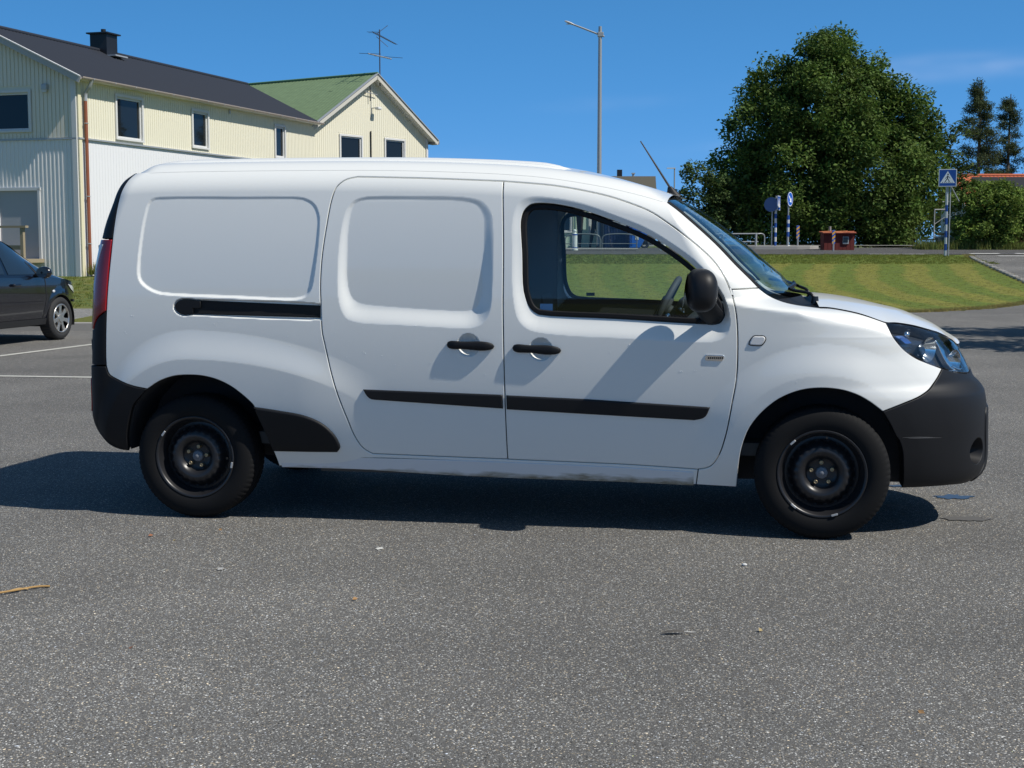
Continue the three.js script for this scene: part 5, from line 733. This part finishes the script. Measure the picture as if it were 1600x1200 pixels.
// ------------------------------------------------------------------ street lamps
const galv = std(rgb(.36, .38, .39), .5, { metalness: .35 });
{ const l = thing('street_lamp', 'tall galvanised street lamp with single slanting arm behind the van', 'street lamp', [3.78, 1.2, -61.6]);
  part('pole', bar([0, 0, 0], [0, 9.35, 0], .11, 16, .075), galv, l); part('pole_cap', bar([0, 9.35, 0], [0, 9.48, 0], .07, 12), galv, l); part('arm', bar([.18, 9.05, .03], [-1.18, 9.60, -.15], .038, 10), galv, l); part('arm_clamp', box(.25, .2, .18, .02, 9.14, 0, .02), galv, l);
  const h = part('lamp_head', grid((u, v) => { const a = v * 6.283, k = Math.sin(Math.PI * clamp(u, .02, .98)) ** .45; return [-1.08 - u * .44, 9.56 + u * .18 + Math.sin(a) * .055 * k, -.13 - u * .06 + Math.cos(a) * .12 * k]; }, 12, 14), std(rgb(.5, .51, .52), .4), l); part('lamp_glass', box(.26, .012, .14, -1.32, 9.60, -.16), std(rgb(.6, .6, .58), .3), h); }
{ const l = thing('street_lamp', 'far thin street lamp with flat head above the leafy shrub', 'street lamp', [16.8, 1.2, -147]); part('pole', bar([0, 0, 0], [0, 8, 0], .07, 8), galv, l); part('lamp_head', box(.9, .1, .25, -.35, 8.02, 0), std(rgb(.6, .6, .6), .5), l); }

// ------------------------------------------------------------------ far houses showing over the van's roof
{ const t = thing('far_house', 'far house with grey tiled roof and black chimney showing over the van', 'house', [10.2, 1.2, -120]); part('wall', box(3.6, 4.6, 6, 0, 2.3, -3), std(rgb(.34, .31, .27), .8), t); const r = part('roof', new THREE.ExtrudeGeometry(new THREE.Shape([[-2.2, 4.55], [2.0, 4.55], [1.9, 5.9], [-2.2, 5.9]].map(p => new THREE.Vector2(...p))), { depth: 6.4, bevelEnabled: false }).translate(0, 0, -6.2), std(rgb(.24, .21, .17), .9), t); part('chimney', box(.42, 1.3, .42, -1.05, 5.85, -1.0), blackSteel, r); part('flue', bar([.05, 5.2, -.2], [.05, 6.1, -.2], .1, 8), zinc, r); part('flue_cap', box(.3, .1, .3, .05, 6.15, -.2), zinc, r); part('gable_trim', box(.05, .35, 6.4, 1.98, 4.75, -3), whiteTrim, r); }
{ const t = thing('far_house', 'far house with only its black chimney top showing over the van', 'house', [5.6, 1.2, -120]); part('wall', box(5, 3.4, 6, 0, 1.7, -3), std(rgb(.35, .33, .3), .8), t); const r = part('roof', new THREE.ExtrudeGeometry(new THREE.Shape([[-2.8, 3.3], [2.8, 3.3], [0, 5.3]].map(p => new THREE.Vector2(...p))), { depth: 6.4, bevelEnabled: false }).translate(0, 0, -6.2), std(rgb(.12, .11, .10), .9), t); part('chimney', box(.5, 2.3, .5, -.45, 5.35, -2.4), blackSteel, r); part('vent', box(.16, 1.0, .16, .35, 5.65, -2.4), blackSteel, r); }

// ------------------------------------------------------------------ traffic signs
const signBlue = rgb(.012, .075, .33), poleWhite = std(rgb(.62, .63, .64), .5), poleBlue = std(signBlue, .5);
function print(w, h, f) { const c = document.createElement('canvas'); c.width = w; c.height = h; f(c.getContext('2d'), w, h); const t = new THREE.CanvasTexture(c); t.colorSpace = THREE.SRGBColorSpace; return t; }
const crossing = print(256, 256, (g, w) => { g.fillStyle = '#e8ecf0'; g.fillRect(0, 0, w, w); g.fillStyle = '#1a51a4'; g.fillRect(8, 8, 240, 240); g.fillStyle = '#eef1f4'; g.beginPath(); g.moveTo(128, 26); g.lineTo(236, 206); g.lineTo(20, 206); g.fill(); g.fillStyle = '#15171b'; g.strokeStyle = '#15171b'; g.beginPath(); g.arc(132, 76, 11, 0, 7); g.fill(); g.lineWidth = 15; g.lineCap = 'round'; const ln = (...p) => { g.beginPath(); g.moveTo(p[0], p[1]); for (let i = 2; i < p.length; i += 2) g.lineTo(p[i], p[i + 1]); g.stroke(); }; ln(130, 98, 124, 138); g.lineWidth = 11; ln(126, 138, 108, 160, 92, 186); ln(126, 140, 144, 162, 152, 188); g.lineWidth = 8; ln(128, 102, 106, 122, 98, 138); ln(130, 102, 150, 120, 162, 134); g.lineWidth = 7; for (const x of [58, 84, 112, 140, 168, 196]) ln(x, 192, x - 6, 202); });
const arrow = print(256, 256, (g, w) => { g.fillStyle = '#e8ecf0'; g.fillRect(0, 0, w, w); g.fillStyle = '#1b5bc0'; g.beginPath(); g.arc(128, 128, 116, 0, 7); g.fill(); g.save(); g.translate(128, 128); g.rotate(Math.PI / 4); g.fillStyle = '#f2f4f6'; g.fillRect(-82, -14, 104, 28); g.beginPath(); g.moveTo(86, 0); g.lineTo(14, -56); g.lineTo(14, 56); g.fill(); g.restore(); });
function stripedPole(parent, y0, y1, r, bands) { const n = bands.length; bands.forEach((b, i) => part('pole_band', bar([0, mix(y0, y1, i / n), 0], [0, mix(y0, y1, (i + 1) / n), 0], r, 14), b ? poleBlue : poleWhite, parent)); }
{ const s = thing('crossing_sign', 'square blue pedestrian crossing sign on blue and white banded pole', 'traffic sign', [15.63, .93, -51], -.28);
  stripedPole(s, 0, 2.32, .055, [1, 1, 0, 1, 0, 1, 0, 1, 0, 0].map((v, i) => [0, 1, 0, 1, 0, 1, 0, 1, 0, 0][i])); part('pole_top', bar([0, 2.32, 0], [0, 2.62, 0], .055, 12), galv, s); part('second_post', bar([.10, 0, .03], [.11, 2.9, .03], .024, 10), galv, s);
  const p = part('sign_plate', box(.62, .62, .02, 0, 2.82, .07, .008), std(rgb(.4, .42, .44), .5), s); part('sign_face', new THREE.PlaneGeometry(.61, .61).translate(0, 2.82, .0835), std(rgb(1, 1, 1), .45, { map: crossing }), p); part('bracket', box(.1, .2, .1, 0, 2.64, .01), galv, s); part('stay', bar([.14, 2.5, -.05], [.42, 2.0, -.3], .02), galv, s); }
function roundSign(parent, y, turn, face) { const g = new THREE.Group(); g.name = 'sign_head'; g.position.y = y; g.rotation.y = turn; parent.add(g); part('sign_disc', new THREE.CylinderGeometry(.30, .30, .025, 36).rotateX(Math.PI / 2).translate(0, 0, .06), std(rgb(.07, .13, .30), .5), g); if (face) part('sign_face', new THREE.CircleGeometry(.295, 36).translate(0, 0, .074), std(rgb(1, 1, 1), .45, { map: arrow }), g); return g; }
{ const s = thing('keep_right_sign', 'round blue arrow sign on slim pole at the end of the traffic island', 'traffic sign', [11.5, 1.3, -59]); part('lower_pole', bar([0, 0, 0], [0, .4, 0], .045, 12), galv, s); for (const [a, b, m] of [[.4, .6, 1], [.6, .78, 0], [.78, .95, 1], [.95, 1.1, 0], [1.1, 1.28, 1]]) part('pole_band', bar([0, a, 0], [0, b, 0], .055, 14), m ? poleBlue : poleWhite, s); part('upper_pole', bar([0, 1.28, 0], [0, 2.2, 0], .03, 10), galv, s); roundSign(s, 1.95, 1.0, true); part('foot', new THREE.CylinderGeometry(.1, .14, .08, 14).translate(0, .0, 0), galv, s); }
{ const s = thing('keep_right_sign', 'round blue sign seen with a turned crossing plate on banded pole', 'traffic sign', [11.05, 1.3, -59.4]); stripedPole(s, 0, 1.55, .05, [1, 0, 1, 0, 1, 0, 1, 0]); part('second_post', bar([-.14, 0, -.04], [-.14, 1.9, -.04], .03, 10), galv, s); part('upper_pole', bar([0, 1.55, 0], [0, 2.1, 0], .03), galv, s); roundSign(s, 1.74, -.5, false).position.x = -.18; const g = new THREE.Group(); g.name = 'turned_plate'; g.rotation.y = 1.2; g.position.set(.06, 1.8, .03); s.add(g); part('sign_plate', box(.60, .60, .02, 0, 0, .05), std(rgb(.35, .45, .62), .5), g); part('sign_face', new THREE.PlaneGeometry(.59, .59).translate(0, 0, .0625), std(rgb(1, 1, 1), .45, { map: crossing }), g); }
const hatch = print(64, 256, (g, w, h) => { g.fillStyle = '#1c4ea8'; g.fillRect(0, 0, w, h); g.fillStyle = '#d9a23a'; for (let i = -1; i < 5; i++) { g.beginPath(); g.moveTo(0, i * 84 + 50); g.lineTo(w, i * 84); g.lineTo(w, i * 84 + 42); g.lineTo(0, i * 84 + 92); g.fill(); } });
function delineator(label, x, y, z) { const s = thing('delineator_post', label, 'road marker', [x, y, z], .1, 'blue and yellow road markers'); part('post', bar([0, 0, 0], [0, .5, 0], .032, 10), galv, s); const b = part('panel', box(.13, .55, .05, 0, .58, 0, .02), std(signBlue, .5), s); part('panel_face', new THREE.PlaneGeometry(.12, .52).translate(0, .58, .0265), std(rgb(1, 1, 1), .5, { map: hatch }), b); }
delineator('blue and yellow hatched road marker on the traffic island', 11.83, 1.3, -58.6); delineator('blue and yellow hatched road marker in front of the small red shed', 12.63, 1.08, -55.6);

// ------------------------------------------------------------------ small red shed, fences, wall, frame, orange-roofed house
const falu = std(rgb(.13, .018, .014), .85), tileM = [rgb(.42, .13, .05), rgb(.48, .17, .07), rgb(.37, .10, .045)].map(c => std(c, .8));
function tileRow(parent, x0, x1, y, z, n, pitch) { const g = new THREE.CylinderGeometry(.5, .5, 1, 10, 1, false, 0, Math.PI).rotateZ(Math.PI / 2).rotateX(0); for (let i = 0; i < n; i++) { const m = part('roof_tile', g, tileM[(i * 5) % 3], parent), w = (x1 - x0) / n; m.scale.set(w * 1.06, pitch, pitch * 2.6); m.position.set(mix(x0, x1, (i + .5) / n), y + (i % 2) * .012, z); m.rotation.z = .05; } }
{ const s = thing('red_shed', 'small dark red meter shed with orange roof tiles beside the road', 'shed', [13.1, 1.02, -57], .0); const w = new THREE.Group(); w.name = 'wall'; s.add(w); for (let i = 0; i < 8; i++) part('board', box(.140, .80, .03, -.525 + i * .15, .42, .3), falu, w); part('side_board', box(.03, .80, .6, .60, .42, 0), falu, w); part('side_board', box(.03, .8, .6, -.60, .42, 0), falu, w); part('back_board', box(1.2, .8, .03, 0, .42, -.3), falu, w); const r = new THREE.Group(); r.name = 'roof'; s.add(r); part('roof_deck', box(1.34, .03, .8, 0, .83, 0).rotateX(.06), falu, r); for (const z of [.30, 0, -.3]) tileRow(r, -.66, .66, .86 - (z > 0 ? .04 : 0), z, 5, .06); part('meter_hatch', box(.24, .30, .05, .26, .52, .335, .01), std(rgb(.32, .34, .35), .5), s); part('hatch_glass', box(.18, .2, .02, .25, .54, .365), pane, s); part('vent_pipe', bar([-.28, .8, -.1], [-.28, 1.08, -.1], .05, 10), std(rgb(.3, .29, .26), .7), s); }
{ const f = thing('board_fence', 'dark red board fence with light end post in the gap beside the huge tree', 'fence', [19.4, 1.2, -70]); for (let i = 0; i < 8; i++) part('fence_board', box(.15, 1.15, .03, -.62 + i * .155, .62, 0), std(rgb(.05, .012, .010), .85), f); part('top_rail', box(1.3, .04, .08, -.06, 1.2, 0), galv, f); part('end_post', bar([.60, 0, .02], [.60, 1.22, .02], .03, 8), galv, f); part('tall_post', bar([.28, 1.1, -.1], [.28, 1.8, -.1], .03, 8), galv, f); }
single('white_tarpaulin', new THREE.ConeGeometry(.34, .55, 7).scale(1, 1, .7).translate(18.72, 2.35, -70.6), std(rgb(.66, .68, .70), .7), 'small white peaked cover standing above the dark red fence', 'cover');
{ const f = thing('garden_wall', 'dark red garden wall with orange tile coping beyond the hedge', 'wall', [23.2, 1.1, -60.4]); for (let i = 0; i < 26; i++) part('wall_board', box(.178, 1.22, .05, -2.3 + i * .18, .62, 0), falu, f); tileRow(f, -2.4, 2.4, 1.26, 0, 16, .07); }
{ const f = thing('pallet_rack', 'light metal rack standing beside the concrete tub near the crossing sign', 'rack', [18.2, 1.12, -60]); const m = std(rgb(.42, .43, .42), .5); for (const x of [-.32, .55]) part('upright', bar([x, 0, 0], [x, 1.75, 0], .025, 8), m, f); part('cross_bar', bar([-.32, 1.72, 0], [.55, 1.74, 0], .025, 8), m, f); part('brace', bar([-.32, 1.1, 0], [.4, 1.6, 0], .018, 8), m, f); part('side_arm', bar([.0, 2.05, 0], [.5, 2.05, 0], .02, 8), m, f); }
{ const c = thing('concrete_tub', 'pale concrete tub with boards stacked on top by the crossing', 'tub', [18.25, 1.1, -59.5]); part('tub', box(.75, .55, .6, 0, .28, 0, .06), std(rgb(.36, .36, .34), .85), c); part('rim', box(.82, .08, .66, 0, .58, 0, .02), std(rgb(.48, .47, .44), .8), c); part('board_stack', box(.7, .1, .5, .05, .70, 0, .02), std(rgb(.40, .25, .10), .85), c); part('bench_board', box(.7, .05, .25, -.65, .48, 0), wood, c); }
{ const h = thing('orange_roof_house', 'house with orange tiled roof carrying dark solar panels behind the hedge', 'house', [33, 1.2, -85]); const y = v => v - 1.2, x0 = -5.9, sl = .62; part('wall', box(12, y(4.2), 6, .6, y(4.2) / 2, -3.2), std(rgb(.55, .52, .46), .8), h); part('gable_board', beam([x0 + .02, y(5.55), -3.2], [x0 + .02, y(3.6), .1], .06, .22), whiteTrim, h);
  const r = new THREE.Group(); r.name = 'roof'; h.add(r); const om = std(rgb(.46, .11, .045), .75); part('roof_sheet', grid((u, v) => { const x = mix(x0, 7, u); return [x, y(5.62) - v * 2.1 + .035 * Math.abs(Math.sin(u * 52 * Math.PI)), -3.2 + v * 3.4]; }, 208, 8, true), om, r); part('roof_sheet', grid((u, v) => [mix(x0, 7, u), y(5.62) - v * 2.1, -3.2 - v * 3.4], 4, 1), om, r); part('ridge_tile', bar([x0, y(5.64), -3.2], [7, y(5.64), -3.2], .10, 8), om, r);
  const pm = std(rgb(.012, .012, .016), .55), fr = std(rgb(.05, .05, .055), .5); for (let i = 0; i < 5; i++) for (let j = 0; j < 2; j++) { const g = part('solar_panel', box(1.62, .04, 1.72), pm, h), v = .32 + j * .46; g.position.set(x0 + 2.1 + i * 1.66, y(5.62) - v * 2.1 + .11, -3.2 + v * 3.4); g.rotation.x = Math.atan(sl); } }
// rail by the island
function hoopRail(label, x, y, z, spans, h, cat = 'railing') { const r = thing('hoop_railing', label, cat, [x, y, z], 0, 'tubular hoop railings along the road'), m = std(rgb(.20, .22, .22), .45, { metalness: .5 }); let a = 0; for (const L of spans) { part('hoop', tube([[a, 0, 0], [a, h - .12, 0], [a + .1, h, 0], [a + L - .1, h, 0], [a + L, h - .12, 0], [a + L, 0, 0]], .024, 40, 8), m, r); part('mid_bar', bar([a, h * .45, 0], [a + L, h * .45, 0], .017, 8), m, r); a += L + .09; } }
{ const r = thing('steel_railing', 'pale steel railing with two bars beside the striped island poles', 'railing', [9.0, 1.2, -58.3]); part('top_bar', bar([-1.6, .60, 0], [1.15, .62, 0], .025, 8), galv, r); part('low_bar', bar([-1.6, .28, 0], [1.15, .29, 0], .02, 8), galv, r); for (const x of [-1.5, -.3, 1.05]) part('post', bar([x, 0, 0], [x, .62, 0], .045, 10), galv, r); part('return_hoop', tube([[1.05, .6, 0], [1.3, .62, -.1], [1.42, .55, -.2], [1.43, 0, -.2]], .022, 20, 8), galv, r); }

// ------------------------------------------------------------------ seen across the road, in line with the van's cab windows
{ const m = thing('mint_house', 'mint green house with white-barred windows across the road', 'house', [1.0, 1.15, -63.2]); const mint = std(rgb(.60, .72, .58), .7), wins = [[1.10, 1.62, .80, 1.95], [2.50, 2.90, .78, 2.0]]; part('wall', wallShape([[-3.5, 0], [3.35, 0], [3.35, 2.6], [-3.5, 2.6]], wins, .2), mint, m); part('boards', boards(-3.45, 3.3, 0, 2.6, .16, .015, wins.map(w => [w[0] - .12, w[1] + .12, w[2] - .1, w[3] + .12]), .13), mint, m).userData.kind = 'stuff'; windowIn(m, ...wins[0], { f: .05 }); windowIn(m, ...wins[1], { f: .045, mullions: [.5], transoms: [.33, .66] }); part('side_wall', box(.2, 2.6, 6, 3.25, 1.3, -3.1), mint, m); part('roof', new THREE.ExtrudeGeometry(new THREE.Shape([[-3.8, 2.6], [3.6, 2.6], [-.1, 3.2]].map(p => new THREE.Vector2(...p))), { depth: 6.6, bevelEnabled: false }).translate(0, 0, -6.3), std(rgb(.10, .09, .085), .8), m); part('corner_post', box(.14, 2.6, .06, 3.28, 1.3, .03), whiteTrim, m); part('rain_pipe', bar([3.0, 0, .08], [3.0, 2.6, .08], .04, 8), std(rgb(.12, .2, .2), .5), m); part('rain_pipe', bar([1.78, .1, .08], [1.78, 2.6, .08], .035, 8), std(rgb(.12, .2, .2), .5), m); }
for (const [x, label] of [[2.98, 'dark tapering timber prop leaning near the mint house, broad one'], [3.62, 'dark tapering timber prop leaning near the mint house, narrow one']]) { const g = new THREE.CylinderGeometry(x < 3.2 ? .30 : .22, .05, 2.5, 4, 1).rotateY(.5).scale(1, 1, .5); if (x > 3.2) g.rotateZ(-.16); single('timber_prop', g.translate(x, 2.42, -62.2), std(rgb(.022, .014, .010), .9), label, 'timber prop'); }
hoopRail('dark tubular hoop railing in front of the mint house', 1.5, 1.13, -58.4, [.62, 1.42, 1.42], .62);
function bollard(label, x, z) { const y = H(x, z) - .01, b = thing('white_bollard', label, 'bollard', [x, y, z], 0, 'white bollards with blue bands'); const wm = std(rgb(.62, .66, .64), .5); part('shaft', new THREE.CylinderGeometry(.10, .10, .62, 18).translate(0, .36, 0), wm, b); part('base', new THREE.CylinderGeometry(.13, .14, .07, 18).translate(0, .035, 0), wm, b); part('band', new THREE.CylinderGeometry(.106, .106, .05, 18).translate(0, .64, 0), poleBlue, b); part('band', new THREE.CylinderGeometry(.106, .106, .035, 18).translate(0, .12, 0), poleBlue, b); part('neck', new THREE.CylinderGeometry(.05, .09, .06, 14).translate(0, .70, 0), wm, b); part('ball', new THREE.SphereGeometry(.075, 18, 12).translate(0, .78, 0), wm, b); }
bollard('white ball-topped bollard with blue bands before the mint house', 2.51, -56.6); bollard('white ball-topped bollard with blue bands past the blue skip', 6.05, -56.6);
{ const c = thing('blue_container', 'dark blue freight container with white lettered sign across the road', 'container', [4.5, 1.2, -60.4]); const bm = std(rgb(.008, .022, .075), .5); part('shell', box(1.15, 1.9, 2.4, 0, .98, -1.2), bm, c); for (let i = 0; i < 9; i++) part('rib', box(.05, 1.75, .03, -.5 + i * .125, .98, .012), bm, c); const s = part('sign', box(.58, .28, .02, .08, 1.05, .045), std(rgb(.45, .48, .50), .6), c); part('sign_face', new THREE.PlaneGeometry(.56, .26).translate(.08, 1.05, .0565), std(rgb(1, 1, 1), .6, { map: print(256, 120, (g, w, h) => { g.fillStyle = '#aab4b8'; g.fillRect(0, 0, w, h); g.fillStyle = '#27405c'; g.font = 'bold 52px sans-serif'; g.textAlign = 'center'; g.fillText('CONNA', w / 2, 58); g.fillStyle = '#8b979c'; g.fillRect(24, 78, 208, 10); }) }), s); }
{ const c = thing('blue_skip', 'bright blue waste skip with sloping side and white label', 'skip', [5.28, 1.2, -59.8]); const bm = std(rgb(.010, .12, .48), .45); part('tub', new THREE.ExtrudeGeometry(new THREE.Shape([[-.28, .05], [.12, .05], [.50, .72], [.50, 1.15], [-.28, 1.15]].map(p => new THREE.Vector2(...p))), { depth: 1.2, bevelEnabled: true, bevelSize: .012, bevelThickness: .012, bevelSegments: 2 }).translate(0, 0, -1.2), bm, c); part('rim_bar', box(.82, .06, .05, .11, 1.13, .03), bm, c); part('rib', box(.04, .9, .03, -.2, .6, .02), bm, c); part('rib', box(.5, .04, .03, .05, .78, .02), bm, c); part('label', box(.14, .16, .012, 0, .62, .02), std(rgb(.62, .63, .62), .6), c); part('label', box(.14, .13, .012, 0, .44, .02), std(rgb(.62, .63, .62), .6), c); }
{ const c = thing('yard_machine', 'dark wheeled machine parked beside the blue skip', 'machine', [6.05, 1.2, -60.6]); const dm = std(rgb(.03, .035, .04), .6); part('frame', box(.9, .12, .6, -.05, .22, 0, .03), dm, c); part('engine', box(.45, .45, .5, -.15, .52, 0, .06), std(rgb(.12, .13, .13), .5), c); part('hood', box(.28, .25, .4, -.2, .84, 0, .05), std(rgb(.3, .32, .33), .5), c); for (const x of [-.4, .3]) part('wheel', new THREE.TorusGeometry(.14, .06, 10, 20).translate(x, .2, .34), dm, c); part('lever', bar([.2, .3, .2], [.32, .85, .2], .03), std(rgb(.5, .35, .05), .6), c); }

// ------------------------------------------------------------------ small things on the asphalt
{ const g = tube([[-2.20, .006, -5.20], [-2.08, .012, -5.37], [-1.98, .010, -5.47], [-1.90, .008, -5.55], [-1.86, .006, -5.56]], .0045, 30, 6); const t = thing('dry_twig', 'thin yellow dry twig lying on the asphalt', 'twig'); part('stem', g, std(rgb(.36, .22, .08), .8), t); part('side_stem', tube([[-2.0, .010, -5.45], [-1.96, .012, -5.50], [-1.93, .006, -5.51]], .003, 12, 5), std(rgb(.40, .27, .12), .8), t); }
{ const t = thing('feather', 'small dark feather with white quill lying on the asphalt', 'feather', [.585, .004, -4.88], .08); part('vane', grid((u, v) => { const w = .012 * Math.sin(Math.PI * clamp(u, .03, 1)) ** .6; return [-.055 + u * .085, .004 + .009 * Math.sin(u * 3.1) * (1 - Math.abs(v - .5)), (v - .5) * 2 * w]; }, 18, 6), std(rgb(.075, .068, .06), .8), t); part('quill', bar([.026, .006, 0], [.062, .003, .002], .0012, 6), std(rgb(.7, .69, .65), .6), t); }
function spot(name, label, cat, x, z, r, mat, seed, k = 1, off = .004) { const p = []; for (let i = 0; i < 90; i++) { const a = i / 90 * 6.283, q = r * Math.max(.3, .78 + .75 * fbm(Math.cos(a) * 1.9 + seed, Math.sin(a) * 1.9, seed, 4)); p.push([x + Math.cos(a) * q * k, z + Math.sin(a) * q]); } const m = single(name, lay(p, off, .03), mat, label, cat); return m; }
const wetM = phy(rgb(.05, .05, .052), .30, { clearcoat: .5, clearcoatRoughness: .3 }), dampM = std(rgb(.10, .098, .095), .9);
spot('water_puddle', 'small wet puddle glinting blue in front of the front bumper', 'puddle', 2.42, -7.60, .085, wetM, 3, 1.5); spot('water_puddle', 'tiny wet patch under the front bumper beside the larger puddle', 'puddle', 2.22, -7.95, .045, wetM, 5, 2.2); spot('damp_stain', 'dark damp stain on the asphalt nearer than the puddle', 'stain', 2.28, -6.98, .075, dampM, 9, 1.8);
const dropM = std(rgb(.55, .55, .52), .8);
spot('bird_dropping', 'white smear on the asphalt between van and dry twig', 'smear', -.60, -6.28, .030, dropM, 13, .8); spot('bird_dropping', 'faint pale smear on the asphalt behind the rear wheel line', 'smear', -1.24, -5.88, .028, std(rgb(.36, .36, .35), .85), 17, .6);
{ const R = rng(8), g = leafSpray(1, .024, 0, R, .6), ms = [rgb(.30, .17, .07), rgb(.24, .10, .05), rgb(.34, .26, .12)].map(c => std(c, .8)); const spots = [[-1.42, -6.72, 'curled brown leaf scrap beside the rear wheel'], [-1.72, -6.55, 'rusty leaf scrap a little behind the rear wheel'], [-1.57, -6.48, 'dark red leaf scrap lying alone on the asphalt'], [-.62, -5.35, 'tan leaf scrap on the open asphalt'], [-1.3, -4.72, 'thin curved brown scrap on the open asphalt'], [.88, -4.9, 'orange grit scrap on the asphalt beside the feather'], [1.2, -4.05, 'yellowish straw scrap near the asphalt crack']]; spots.forEach(([x, z, l], i) => { const m = single('leaf_scrap', g, ms[i % 3], l, 'leaf'); m.position.set(x, .005, z); m.rotation.set(.2, R() * 6, .1); }); }
{ const m = single('pebble', new THREE.SphereGeometry(.009, 10, 7).scale(1.3, .7, 1).translate(1.0, .005, -5.95), std(rgb(.6, .6, .58), .8), 'single white pebble on the asphalt in front of the front wheel', 'pebble'); }
renderer.render(scene, camera);
